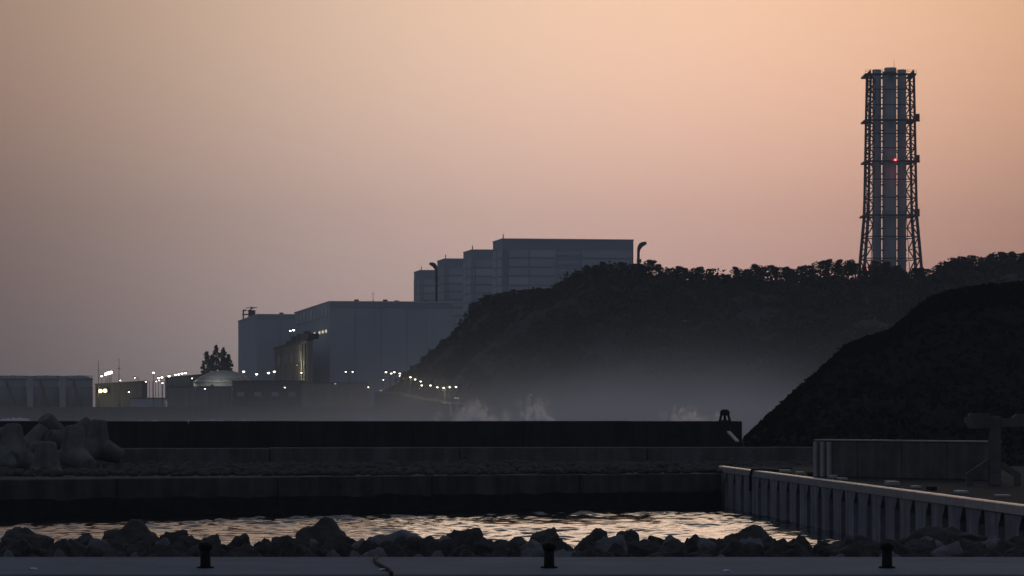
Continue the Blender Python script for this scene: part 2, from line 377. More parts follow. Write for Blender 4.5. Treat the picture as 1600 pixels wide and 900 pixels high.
def hall(px, D, w, dep, top, label, nvent, mat_='turb'):
    fr = Frame(px, D); t = thing('turbine_hall', fr.p(0, 0, 6.3), label, 'building', 'long low turbine halls')
    fr.box(MB(), 0, w, 0, dep, 6.3, top).build('wall', M[mat_], t)
    fr.box(MB(), -0.2, w + 0.2, -0.2, dep + 0.2, top, top + 0.35).build('roof', M['coping'], t)
    fr.box(MB(), 0.05, w - 0.05, -0.12, -0.003, top - 1.6, top - 0.05).build('eaves_band', M['clad_dark'], t)
    for i in range(nvent):
        v0 = 5 + i * (dep - 10) / nvent
        fr.box(MB(), -0.35, -0.003, v0, v0 + (dep - 10) / nvent * 0.5, top - 4.2, top - 1.0).build('louvre_vent', M['clad_pale'], t)
    for (a_, b_, h_) in ((.22, 6, .7), (.48, 14, 1.0), (.56, 10, .6), (.83, 20, .9)):
        fr.box(MB(), w * a_, w * a_ + 1.3, b_, b_ + 1.6, top + .36, top + .36 + h_).build('roof_vent', M['steel'], t)
    for i in range(1, int(w // 8)):
        fr.box(MB(), i * 8 - 0.12, i * 8 + 0.12, -0.10, -0.003, 8, top - 1.7).build('cladding_joint', M['clad_dark'], t)
    return fr, t
frh, th = hall(515, 982, 38.2, 116, 39.0, 'big plain blue-grey turbine hall with flat roof, beside the wooded headland', 9)
frh.box(MB(), 30.5, 31.4, -0.25, -0.003, 8, 37).build('downpipe', M['clad'], th)
for i, v0 in enumerate((8, 18, 28, 44)):
    frh.box(MB(), -0.3, -0.003, v0, v0 + 3.0, 29.9, 30.7).build('lit_window', M['lamp_dim'], th)
frk, tk = hall(402, 1115, 38, 88, 39.0, 'smaller-looking turbine hall at the left end, gantry on its roof corner', 0)
MB().box(frk.p(0, 40, 39.3), frk.p(0, 40, 39.3) + Vector((2.4, 2.4, 2.6))).build('roof_vent', M['steel'], tk)
# gantry on the far corner of that roof
g0 = frk.p(1.5, 84, 39.36)
gt = thing('roof_gantry', g0, 'small dark steel gantry standing on the left roof corner', 'gantry')
for dx in (0, 2.2):
    for dy in (0, 2.0): MB().tube(g0 + Vector((dx, dy, 0)), g0 + Vector((dx, dy, 3.6)), 0.2).build('leg', M['steel'], gt)
MB().box(g0 + Vector((-0.3, -0.3, 2.1)), g0 + Vector((2.5, 2.3, 2.5))).build('platform', M['steel'], gt)
MB().tube(g0 + Vector((1.6, 1, 3.6)), g0 + Vector((4.4, 1, 5.0)), 0.15).tube(g0 + Vector((2.2, 1, 2.5)), g0 + Vector((3.2, 1, 5.2)), 0.22).tube(g0 + Vector((1, 1, 4.7)), g0 + Vector((5.2, 1, 4.9)), 0.14).build('jib', M['steel'], gt)
MB().box(g0 + Vector((-0.2, 0.2, 3.6)), g0 + Vector((1.2, 1.8, 4.1))).build('motor_housing', M['steel'], gt)

# lit annex against the turbine hall
fa = Frame(480, 940, R(8.3)); ta = thing('annex_building', fa.p(0, 0, 6.3), 'lamp-lit cream annex with ribbed flank in front of turbine hall', 'building')
fa.box(MB(), 0, 1.6, 0, 138, 6.3, 26.3).build('wall', M['cream'], ta)
fa.box(MB(), -0.4, 1.8, -0.3, 138.3, 26.3, 26.8).build('roof', M['steel'], ta)
for i in range(12): fa.box(MB(), -0.5, -0.003, 3 + i * 11.2, 5.4 + i * 11.2, 6.5, 25.6).build('rib', M['cream'], ta)
for i in range(4): fa.box(MB(), -0.3, -0.003, 22 + i * 28, 33 + i * 28, 20.5, 23.6).build('window', M['clad_dark'], ta)
fa.box(MB(), -1.6, -0.003, 2, 30, 12.4, 12.8).build('canopy', M['steel'], ta)
fa.box(MB(), 0.2, 3.5, 0.5, 10, 26.9, 28.4).build('plant_room', M['steel'], ta)
for k, (v0, h) in enumerate(((14, 2.6), (24, 1.9), (40, 2.4), (62, 2.2), (84, 1.2))):
    fa.box(MB(), 0.3, 2.2, v0, v0 + 5, 26.8, 26.8 + h).build('roof_unit', M['bldg'], ta)

# low buildings on the terrace, each its own thing
def low_block(name, px0, px1, py, D, dep, label, m, cat='building', roof='conc', tilt=0.0, z0=6.3, nwin=0, fascia=True):
    a = W(px0, py, D); b = W(px1, py, D); t = thing(name, (a.x, D, z0), label, cat)
    h0 = a.z; h1 = a.z + tilt
    MB().hexa([(a.x, D, z0), (b.x, D, z0), (b.x, D + dep, z0), (a.x, D + dep, z0)], [(a.x, D, h0), (b.x, D, h1), (b.x, D + dep, h1), (a.x, D + dep, h0)]).build('wall', M[m], t)
    if fascia:
        MB().hexa([(a.x - .2, D - .2, h0), (b.x + .2, D - .2, h1), (b.x + .2, D + dep + .2, h1), (a.x - .2, D + dep + .2, h0)],
              [(a.x - .2, D - .2, h0 + .3), (b.x + .2, D - .2, h1 + .3), (b.x + .2, D + dep + .2, h1 + .3), (a.x - .2, D + dep + .2, h0 + .3)]).build('roof', M[roof], t)
    for i in range(nwin):
        x0 = a.x + (b.x - a.x) * (i + 0.3) / nwin; wz = z0 + (h0 - z0) * 0.45
        MB().box((x0, D - 0.12, wz), (x0 + (b.x - a.x) * 0.4 / nwin, D - 0.003, wz + 1.3)).build('window', M['clad_dark'], t)
    return t
low_block('tank_farm_office', -60, 103, 588.5, 1290, 14, 'long flat-roofed building showing over the storage tanks at far left', 'clad_dark', roof='coping')
low_block('pump_house', 149, 221, 601, 1000, 16, 'dark green-grey block lit by yellow floodlights, right of the tanks', 'bldg', tilt=0.9, nwin=0)
low_block('white_kiosk', 204, 257, 623, 960, 8, 'small pale block low in front of the lamp cluster', 'clad', nwin=0)
low_block('storage_shed', 258, 330, 591, 1005, 18, 'grey shed with stepped roof under a row of bright lamps', 'bldg', tilt=1.3, nwin=3)
low_block('low_workshop', 363, 470, 596, 930, 14, 'long low dark workshop in front of the domed tank', 'bldg', roof='steel', nwin=4)
low_block('perimeter_wall', 471, 574, 599, 926, 1.2, 'pale low wall along the foot of the turbine hall', 'cream', cat='wall', nwin=0)
low_block('gate_office', 262, 362, 605, 945, 10, 'wide grey low block below the domed tank', 'tank', nwin=0)
# storage tanks
def tank(px0, px1, py, D, label, group, dome=1.3, z0=6.3):
    a = W(px0, py, D); b = W(px1, py, D); r = (b.x - a.x) / 2; c = Vector(((a.x + b.x) / 2, D + r, z0)); h = a.z - z0
    t = thing('storage_tank', c, label, 'tank', group)
    MB().lathe(c, [(r, 0), (r, h)], 40).build('shell', M['tank'], t, True)
    MB().lathe(c, [(r + .15, h), (r + .15, h + .25), (r * .8, h + .25 + dome * .45), (r * .45, h + .25 + dome * .85), (0.4, h + .25 + dome)], 40).build('roof', M['tank'], t, True)
    for q in (0.35, 0.7): MB().lathe(c + Vector((0, 0, h * q)), [(r + .12, 0), (r + .12, .35)], 40).build('hoop', M['tank'], t)
    rl = MB()
    for i in range(20):
        th_ = 2 * math.pi * i / 20; e = Vector((math.cos(th_) * r, math.sin(th_) * r, 0)); rl.tube(c + e + Vector((0, 0, h + .2)), c + e + Vector((0, 0, h + 1.4)), .06, n=4)
        th2 = 2 * math.pi * (i + 1) / 20; e2 = Vector((math.cos(th2) * r, math.sin(th2) * r, 0)); rl.tube(c + e + Vector((0, 0, h + 1.35)), c + e2 + Vector((0, 0, h + 1.35)), .06, n=4)
    rl.build('railing', M['steel'], t)
    st = MB()
    for i in range(14):
        th_ = -1.2 - i * 0.05; e = Vector((math.cos(th_) * (r + .5), math.sin(th_) * (r + .5), h * i / 14)); st.box(c + e - Vector((.4, .4, .1)), c + e + Vector((.4, .4, .1)))
    st.build('stair', M['steel'], t)
    return t
for i, (a, b, l) in enumerate(((-5, 39, 'leftmost grey storage tank, cut by the picture edge'), (49, 90, 'middle one of the three grey storage tanks at far left'), (100, 142, 'grey storage tank nearest the yellow floodlights, rightmost of three'))):
    tank(a, b, 593, 1150, l, 'storage tanks at far left')
tank(298, 392, 598, 955, 'wide pale tank with shallow domed roof in front of dark conifers', None, dome=3.6)

# masts
def mast(px, py0, py1, D, label, z0=None, r=0.12):
    a = W(px, py0, D); b = W(px, py1, D); z = b.z if z0 is None else z0
    t = thing('antenna_mast', (a.x, D, z), label, 'mast')
    MB().tube((a.x, D, z), (a.x, D, a.z), r, r * .5).build('pole', M['steel'], t)
    MB().tube((a.x, D, z), (a.x, D, z + (a.z - z) * .12), r * 2.2).build('base', M['steel'], t)
    MB().tube((a.x - .5, D, z + (a.z - z) * .8), (a.x + .5, D, z + (a.z - z) * .8), r * .6).build('crossbar', M['steel'], t)
mast(154, 563, 640, 990, 'thin antenna mast rising left of the floodlight bar', 6.3, .13)
mast(186, 560, 640, 990, 'thin taller antenna mast right of the floodlight bar', 6.3, .14)
mast(583, 456, 473, 990, 'thin mast standing on the roof of the big turbine hall', 39.35, .09)
mast(743, 590, 660, 720, 'faint slender pole in the mist beneath the headland', 0.0, .10)
def goose(px, py0, D, z0, s, label, r=0.75):
    a = W(px, py0, D); t = thing('gooseneck_vent', (a.x, D, z0), label, 'vent pipe')
    pts = [(a.x, D, z0), (a.x, D, a.z - 3.2)] + [(a.x + s * 3.0 * (1 - math.cos(q)), D, a.z - 3.2 + 3.0 * math.sin(q)) for q in (R(20), R(40), R(60), R(80))] + [(a.x + s * 4.4, D, a.z + .1)]
    MB().path(pts, [r * .62] * 2 + [r * .75, r, r * 1.1, r, r * .6], 8).build('pipe', M['steel'], t, True)
    MB().box((a.x - .7 * r, D - .7, a.z - 6.6), (a.x + 1.6 * s if s > 0 else a.x + .7 * r, D + .7, a.z - 5.4)).build('bracket', M['steel'], t)
goose(997.5, 380, 1084, 6.3, 0.62, 'dark gooseneck vent pipe at the right corner of the largest reactor building')
goose(682, 412, 1231, 6.3, -0.62, 'dark gooseneck vent pipe between the two farthest reactor buildings', 0.8)

# ------------------------------------------------------------------ ventilation stack: flues in a lattice tower
DS = 1250.0; cx = (1391 - 800) / F * DS; mpp = DS / F
def sz(py): return EYE + (HZ - py) / F * DS
ts = thing('ventilation_stack', (cx, DS, 6.3), 'tall triple-flue ventilation stack inside a lattice steel tower above the trees', 'chimney')
def sx(px): return (px - 800) / F * DS
for (p0, p1, py, dy) in ((1363, 1377, 109, 0.0), (1380.2, 1399.2, 107.5, -3.2), (1402, 1416, 109, 0.0), (1381, 1398, 110, 5.2)):
    r = (sx(p1) - sx(p0)) / 2; c = Vector(((sx(p0) + sx(p1)) / 2, DS + dy, 0))
    fl = MB().tube(c + Vector((0, 0, 6.3)), c + Vector((0, 0, sz(py))), r, n=24).build('flue', M['flue'], ts, True)
    MB().lathe(c + Vector((0, 0, sz(py) - 2.2)), [(r + .12, 0), (r + .12, .5)], 24).build('rim_band', M['steel'], fl)
def half(z):                                    # half width of the tower at height z (metres)
    return np.interp(z, [sz(440), sz(338), sz(119)], [46 * mpp, 37.5 * mpp, 33.5 * mpp])
zt, zb = sz(119), 6.3
def half_x(z):
    return float(half(z)) if z > sz(440) else 46 * mpp + (sz(440) - z) * 0.05
corners = [(-1, -1), (1, -1), (1, 1), (-1, 1)]
def cp_(s, z): h = half_x(z); return Vector((cx + s[0] * h, DS + s[1] * h * 0.8, z))
levels = [zb, sz(470), sz(438), sz(405), sz(371), sz(338), sz(310), sz(282), sz(254), sz(233), sz(211), sz(190), sz(166), sz(142), zt]
for s in corners:
    lg = MB(); lg.path([cp_(s, z) for z in levels], [0.62] * 6 + [0.5] * (len(levels) - 6), 8); lg.build('leg', M['steel'], ts)
for i in range(len(levels) - 1):
    z0, z1 = levels[i], levels[i + 1]; zm = (z0 + z1) / 2
    if z1 < sz(470): continue
    for k in range(4):
        a, b = corners[k], corners[(k + 1) % 4]
        A0_, A1_, B0_, B1_ = cp_(a, z0), cp_(a, z1), cp_(b, z0), cp_(b, z1)
        MB().tube(A1_, B1_, 0.22, n=5).build('girt', M['steel'], ts)
        # K-bracing running to the flue ring: knee braces at each corner
        for (P0, P1, Q0, Q1) in ((A0_, A1_, B0_, B1_), (B0_, B1_, A0_, A1_)):
            t_ = 0.11; m0 = P0.lerp(P1, .5); inn = m0.lerp(Q0.lerp(Q1, .5), t_)
            MB().tube(P0, inn, 0.27, n=5).tube(inn, P1, 0.27, n=5).build('brace', M['steel'], ts)
            MB().tube(m0, inn, 0.22, n=5).build('strut', M['steel'], ts)
        i0 = A0_.lerp(B0_, .11); i1 = A1_.lerp(B1_, .11); j0 = A0_.lerp(B0_, .89); j1 = A1_.lerp(B1_, .89)
        MB().tube(i0, i1, .14, n=5).build('upright', M['steel'], ts); MB().tube(j0, j1, .14, n=5).build('upright', M['steel'], ts)
# guides between the flues
for i, py in enumerate(range(136, 440, 17)):
    z = sz(py); MB().tube((sx(1362), DS - .6, z), (sx(1417), DS - .6, z), .28, n=5).build('flue_tie', M['steel'], ts)
for py, x0, x1 in ((119, 1348.5, 1428), (190, 1348.5, 1426), (254, 1348.5, 1427), (338, 1346.5, 1430)):
    z = sz(py); h = half_x(z) + 0.9
    pf = MB()
    pf.box((sx(x0), DS - h * .85, z - .35), (sx(x1), DS - h * .85 + 2.2, z + .35)).box((sx(x0), DS + h * .85 - 2.2, z - .35), (sx(x1), DS + h * .85, z + .35))
    pf.box((sx(x0), DS - h * .85 + 2.2, z - .34), (sx(x0) + 2.2, DS + h * .85 - 2.2, z + .34)).box((sx(x1) - 2.2, DS - h * .85 + 2.2, z - .34), (sx(x1), DS + h * .85 - 2.2, z + .34))
    po = pf.build('platform', M['steel'], ts)
    rl = MB(); yy = DS - h * .85
    for i in range(13):
        x = sx(x0) + (sx(x1) - sx(x0)) * i / 12; rl.tube((x, yy, z + .35), (x, yy, z + 1.6), .07, n=4)
    rl.tube((sx(x0), yy, z + 1.6), (sx(x1), yy, z + 1.6), .07, n=4).tube((sx(x0), yy, z + 1.0), (sx(x1), yy, z + 1.0), .06, n=4)
    rl.build('railing', M['steel'], po)
    if py > 120:
        MB().box((sx(1427.5), DS - 5, z + .2), (sx(1434.5), DS - 2, z + 2.6)).build('hoist_cabin', M['rust'], ts)
        MB().box((sx(1424), DS - 5.2, z - .2), (sx(1435), DS - 1.8, z + .15)).build('cabin_deck', M['steel'], ts)
    else:
        for x0_, x1_ in ((1351, 1358), (1418, 1425)):
            MB().prism([(sx(x0_), yy, z + .35), (sx(x1_), yy, z + .35), (sx(x1_) - .3, yy, z + 1.9), (sx(x0_) + .9, yy, z + 1.2)], (0, 2.0, 0)).build('winch', M['rust'], ts)
# caged ladder up the left face
ld = MB()
for x in (1350.2, 1353.2): ld.tube((sx(x), DS - 9, sz(338)), (sx(x), DS - 7.8, sz(119)), .13, n=5)
ld.build('ladder', M['steel'], ts)
for py in range(124, 338, 10):
    t_ = (338 - py) / (338 - 119)
    MB().box((sx(1349.6), DS - 9.6 + t_ * 1.2, sz(py) - .18), (sx(1354.4), DS - 8.2 + t_ * 1.2, sz(py) + .18)).build('ladder_cage', M['rust'], ts)
MB().tube((sx(1397), DS, sz(108)), (sx(1397), DS, sz(92)), .12, .04).build('lightning_rod', M['steel'], ts)
def beacon(px, py, w_):
    z = sz(py); b = MB().box((sx(px) - w_, DS - 9.9, z - .35), (sx(px) + w_, DS - 9.2, z + .35)).build('beacon', M['rust'], ts)
    MB().lathe((sx(px), DS - 10.1, z - .3), [(.3, 0), (.45, .3), (.25, .7)], 10).build('beacon_lamp', M['red'], b)
    return b
beacon(1394, 253, 1.6); beacon(1351, 422, .5)
pl = bpy.data.lights.new('beacon_light', 'POINT'); pl.energy = 260; pl.color = (1, .08, .12); pl.shadow_soft_size = .5
po = bpy.data.objects.new('beacon_light', pl); col.objects.link(po); po.location = (sx(1394) - cx, -10.8, sz(253) - 6.3); po.parent = ts

# ------------------------------------------------------------------ lamps of the plant
def street_lamp(px, py, D, zg, kind, label, m='lamp', r=0.36, head=True):
    p = W(px, py, D); t = thing('street_lamp', (p.x, D, zg), label, 'street lamp', 'lit lamps of the plant')
    MB().tube((p.x, D, zg), (p.x, D, p.z - .1), .11, .08, n=6).build('pole', M['bldg'], t)
    arms = {'ball': [0], 'hook': [1.1], 'double': [-1.0, 1.0], 'left': [-1.1]}[kind]
    for a in arms:
        if a: MB().tube((p.x, D, p.z - .25), (p.x + a, D, p.z + .12), .09, n=5).build('arm', M['bldg'], t)
        h = MB().box((p.x + a - .5, D - .3, p.z + .1), (p.x + a + .5, D + .3, p.z + .32)).build('lamp_head', M['steel'], t)
        rr_ = r * .72 if a == 0 else r * .66
        MB().lathe((p.x + a, D - .1, p.z - rr_), [(rr_ * .55, 0), (rr_, rr_ * .6), (rr_ * .9, rr_ * 1.05)], 10).build('lens', M[m], h, True)
    return t
ZG = 6.3
L = [
 (159, 587, 1020, 'ball', 'lamp', 'bright lamp just left of the floodlight bar', .50),
 (188, 594, 985, 'ball', 'lamp', 'short bright post lamp beside the taller mast', .32),
 (201.5, 612, 985, 'ball', 'lamp', 'small lamp on the face of the dark pump house', .34),
 (216, 590, 1030, 'left', 'lamp', 'hooked lamp above the right corner of the pump house roof', .30),
 (233.7, 596, 980, 'left', 'lamp', 'leftmost of three small lamps around the tall lamp post', .34),
 (238.6, 595.5, 984, 'hook', 'lamp', 'middle of three small lamps around the tall lamp post', .32),
 (243, 594, 988, 'hook', 'lamp', 'rightmost of three small lamps around the tall lamp post', .34),
 (239.8, 581.5, 960, 'ball', 'lamp', 'tallest lamp post standing clear against the sky', .50),
 (247.8, 590, 990, 'ball', 'lamp', 'bright lamp next right of the tallest lamp post', .50),
 (253, 589, 990, 'ball', 'lamp', 'bright lamp second right of the tallest lamp post', .50),
 (254, 598, 955, 'ball', 'lamp', 'low lamp beneath the lamps right of the tallest post', .34),
 (264.2, 587, 985, 'ball', 'lamp', 'solitary bright lamp above the shed left end', .55),
 (274.4, 584.8, 985, 'ball', 'lamp', 'first of four bright lamps in a row over the shed', .50),
 (279, 584.3, 987, 'ball', 'lamp', 'second of four bright lamps in a row over the shed', .50),
 (284.4, 583, 960, 'ball', 'lamp', 'third of four bright lamps in a row over the shed', .50),
 (289.8, 582.2, 988, 'ball', 'lamp', 'fourth of four bright lamps in a row over the shed', .52),
 (294.4, 590.8, 955, 'hook', 'lamp', 'small hooked lamp below the row over the shed', .32),
 (331.3, 581, 975, 'ball', 'lamp', 'bright lamp at the left side of the domed tank', .58),
 (380.8, 580, 940, 'ball', 'lamp', 'bright lamp at the right side of the domed tank', .50),
 (401, 584, 950, 'ball', 'lamp', 'leftmost bright lamp above the workshop roof', .52),
 (419.5, 582, 950, 'ball', 'lamp', 'middle bright lamp above the workshop roof', .52),
 (428.7, 580, 950, 'ball', 'lamp', 'rightmost bright lamp above the workshop roof', .52),
 (477, 582, 928, 'left', 'lamp', 'hooked lamp at the foot of the cream annex', .36),
 (326.3, 607, 935, 'left', 'lamp', 'hooked lamp in front of the wide grey block', .30),
 (450.8, 605, 922, 'left', 'lamp', 'hooked lamp in front of the workshop right end', .30),
 (470, 570, 932, 'left', 'lamp_dim', 'dim lamp high on the corner of the cream annex', .34),
 (545.6, 580.5, 930, 'double', 'lamp', 'two-armed lamp alone in front of the big turbine hall', .34),
 (524, 599, 922, 'ball', 'lamp_dim', 'dim low lamp on the pale perimeter wall', .36),
 (575.6, 604.5, 920, 'ball', 'lamp', 'short post lamp at the right end of the perimeter wall', .30),
 (595, 610, 915, 'ball', 'lamp_dim', 'left one of two dim lamps low beside the road', .42),
 (602.4, 610, 915, 'ball', 'lamp_dim', 'right one of two dim lamps low beside the road', .42),
 (599, 593, 925, 'ball', 'lamp', 'short post lamp left of the descending lamp row', .28),
]
for (px, py, D, k, m, l, r) in L: street_lamp(px, py, D, ZG, k, l, m, r)
# road bank running down to the shore under the headland, with its row of lamps
rb = MB()
pts = [(585, 613, 760), (625, 616, 745), (660, 624, 722), (690, 629, 700), (725, 633, 676)]
prev = None
for (px, py, D) in pts:
    a = W(px, py, D); cur = [(a.x, D, -1), (a.x, D, a.z), (a.x, D + 22, a.z + .5), (a.x, D + 22, -1)]
    if prev: rb.hexa([prev[0], cur[0], cur[3], prev[3]], [prev[1], cur[1], cur[2], prev[2]])
    prev = cur
tag(rb.build('shore_road', M['land']), kind='structure')
def road_z(px): return float(np.interp(px, [p[0] for p in pts], [W(*p).z for p in pts])) + 0.1
def road_D(px): return float(np.interp(px, [p[0] for p in pts], [p[2] for p in pts])) + 6
row = [(609.6, 581, 'double'), (618, 583, 'double'), (624.5, 587, 'ball'), (634, 589, 'hook'), (641.3, 592.3, 'hook'), (650, 595.6, 'hook'), (665.8, 601.6, 'double'), (675.6, 604.6, 'hook'), (685.3, 605.6, 'hook'), (695, 604.5, 'hook'), (704.5, 604, 'hook')]
for i, (px, py, k) in enumerate(row):
    street_lamp(px, py, road_D(px), road_z(px), k, ordinal(i + 1) + ' lamp from the left in the row descending below the headland', 'lamp', .34 if k != 'ball' else .22)
for i, (px, py, s_) in enumerate(((711, 621, 'left'), (715, 621.3, 'right'))):
    street_lamp(px, py, 682, 0.5, 'ball', s_ + ' one of two faint lamps at the end of the shore road', 'lamp_dim', .3)
# floodlight bar and the yellow floodlights on the pump house
fb = thing('floodlight_rack', W(169, 640, 1022), 'rack of bright floodlights side by side over the pump house', 'floodlight')
for px, py in ((165.4, 584.8), (168.5, 583.4), (171.2, 582.6), (173.6, 582)):
    p = W(px, py, 1022); MB().tube((p.x, 1022, ZG), (p.x, 1022, p.z), .1).build('pole', M['steel'], fb)
    h = MB().box((p.x - .4, 1021.9, p.z - .35), (p.x + .4, 1022.3, p.z + .45)).build('lamp_head', M['steel'], fb)
    MB().lathe((p.x, 1021.7, p.z - .42), [(.3, 0), (.46, .42), (.3, .84)], 10).build('lens', M['lamp'], h, True)
for i, (px, py) in enumerate(((157.2, 611), (164.4, 610.5))):
    p = W(px, py, 996); t = thing('floodlight', p, ('left' if i == 0 else 'right') + ' yellow floodlight of the pair on the pump house wall', 'floodlight', 'yellow floodlights on the pump house')
    MB().tube((p.x, 1000, p.z), (p.x, 996.2, p.z), .12).build('bracket', M['steel'], t)
    MB().box((p.x - .6, 996, p.z - .5), (p.x + .6, 996.4, p.z + .6)).build('lamp_head', M['steel'], t)
    MB().lathe((p.x, 995.7, p.z - .55), [(.35, 0), (.65, .55), (.35, 1.1)], 12).build('lens', M['lamp_y'], t, True)
for i, (px, py) in enumerate(((453.7, 516.5), (458.8, 515.2))):
    p = W(px, py, 1005); fz = 26.8
    street_lamp(px, py, 1005, fz, 'ball', ('left' if i == 0 else 'right') + ' one of two white lamps above the annex roof', 'lamp', .42 + .1 * i)
# real light thrown by the lit lamps onto what stands beside them
def plight(px, py, D, e, c):
    l_ = bpy.data.lights.new('lamp_light', 'POINT'); l_.energy = e; l_.color = c; l_.shadow_soft_size = .4
    o = bpy.data.objects.new('lamp_light', l_); col.objects.link(o); o.location = W(px, py, D)
plight(160, 612, 990, 900, (1, .85, .4)); plight(460, 571, 955, 500, (1, .82, .45)); plight(445, 588, 955, 600, (1, .82, .45))
plight(284, 585, 970, 900, (1, .92, .75)); plight(331, 583, 950, 900, (1, .95, .85)); plight(420, 583, 942, 350, (1, .92, .75))
plight(600, 606, 912, 400, (1, .8, .45)); plight(628, 590, 738, 600, (1, .85, .45)); plight(650, 599, 725, 600, (1, .85, .45)); plight(690, 609, 700, 700, (1, .85, .5))

# ================================================================== TREES
def pine_meshes(i):
    rg = np.random.default_rng(100 + i); r_ = random.Random(100 + i)
    H = 8.0; lean = r_.uniform(-.6, .6)
    tr_ = MB(); top = Vector((lean, r_.uniform(-.3, .3), H * .93))
    tr_.path([(0, 0, -2), (lean * .15, 0, H * .3), (lean * .5, .1, H * .6), top], [.24, .19, .13, .05], 6)
    cs, rs = [], []
    nb = 8 + i % 4
    for k in range(nb):
        z = H * (0.42 + 0.54 * (k + .5) / nb); a = k * 2.4 + r_.uniform(-.5, .5); reach = (1.9 - 1.1 * (k / nb)) * r_.uniform(.6, 1.35)
        b0 = Vector((lean * z / H, 0, z - .5)); b1 = Vector((b0.x + math.cos(a) * reach, math.sin(a) * reach, z + .1))
        tr_.tube(b0, b1, .06, .03, n=4)
        cs.append(b1); rs.append(r_.uniform(.8, 1.45)); 
        if r_.random() < .7: cs.append(b0.lerp(b1, .45) + Vector((0, 0, .3))); rs.append(r_.uniform(.5, .9))
    cs.append(top); rs.append(.75)
    v, f = clump_quads(np.array(cs), np.array(rs), 125, .17, rg, flat=.72)
    return tr_, np_mesh('pine_crown', v, f, M['leaf'])
pine = []
for i in range(6):
    tb, cm = pine_meshes(i); me = bpy.data.meshes.new('pine_trunk'); me.from_pydata(tb.v, [], tb.f); me.materials.append(M['bark']); me.update(); pine.append((me, cm))
# crown tops along the ridge as the photograph shows them
tops = np.array([(740, 476), (765, 462), (800, 455), (860, 449), (880, 438), (905, 420), (940, 411), (975, 409), (1000, 412), (1020, 408), (1050, 416), (1080, 420), (1100, 416), (1118, 427), (1130, 426),
    (1150, 418), (1185, 414), (1215, 416), (1240, 421), (1262, 410), (1295, 406), (1330, 406), (1350, 416), (1390, 404), (1410, 424), (1435, 414), (1452, 420), (1475, 408), (1520, 400), (1560, 395), (1600, 393), (1680, 388)], float)
px = 742.0; ridge_trees = []
while px < 1640:
    ridge_trees.append(px); px += rnd.uniform(10, 18)
lefts = [p for p in ridge_trees if p < 1391]; rights = [p for p in ridge_trees if p >= 1391 and p < 1604]
for i, px in enumerate(ridge_trees):
    D = float(ridge_D(px)) + rnd.uniform(-6, 5)
    topz = EYE + (HZ - np.interp(px, tops[:, 0], tops[:, 1]) - rnd.uniform(-2, 6)) / F * D
    zg = EYE + (HZ - float(ridge_y(px))) / F * D - .6
    if px < 1391: lab = 'ridge pine, ' + ordinal(len(lefts) - lefts.index(px)) + ' to the left of the ventilation stack'
    elif px < 1604: lab = 'ridge pine, ' + ordinal(rights.index(px) + 1) + ' to the right of the ventilation stack'
    else: lab = 'ridge pine just past the right picture edge, number %s out' % ordinal(i - len(lefts) - len(rights) + 1)
    s = max(.35, (topz - zg) / 7.9); sxy = max(.72, s) * rnd.uniform(.8, 1.2)
    t = thing('pine_tree', ((px - 800) / F * D, D, zg), lab, 'tree', 'pines along the headland ridge')
    t.rotation_euler = (0, 0, rnd.uniform(0, 6.28)); t.scale = (sxy, sxy, s)
    a, b = pine[i % 6]
    o = bpy.data.objects.new('trunk', a); col.objects.link(o); o.parent = t
    o = bpy.data.objects.new('crown', b); col.objects.link(o); o.parent = t
# conifers beside the far turbine hall
def conifer(px, py, D, label, sd_):
    rg = np.random.default_rng(sd_); p = W(px, py, D); H = p.z - ZG; t = thing('conifer_tree', (p.x, D, ZG), label, 'tree', 'conifers by the domed tank')
    MB().tube((p.x, D, ZG), (p.x, D, p.z), .25, .04).build('trunk', M['bark'], t)
    cs, rs = [], []
    for k in range(90):
        q = k / 90; a = k * 2.4 + rg.uniform(-.6, .6); rad = (1 - q) ** .8 * 4.4 * rg.uniform(.2, 1.15)
        cs.append((math.cos(a) * rad, math.sin(a) * rad, H * (.12 + .86 * q))); rs.append(rg.uniform(.25, .6) + (1 - q) * .7)
    v, f = clump_quads(np.array(cs), np.array(rs), 55, .17, rg, .5)
    o = link('crown', np_mesh('conifer_crown', v, f, M['leaf']), None, t)
for i, (px, py, l) in enumerate(((323, 548, 'leftmost dark conifer beside the domed tank'), (338, 537, 'tallest dark conifer beside the turbine hall corner'), (349, 541, 'dark conifer touching the left end of the turbine hall'), (331, 553, 'short dark conifer in the gap between taller ones'), (357, 552, 'rightmost short conifer against the turbine hall wall'))):
    conifer(px, py, 1000 + i * 3, l, 40 + i)

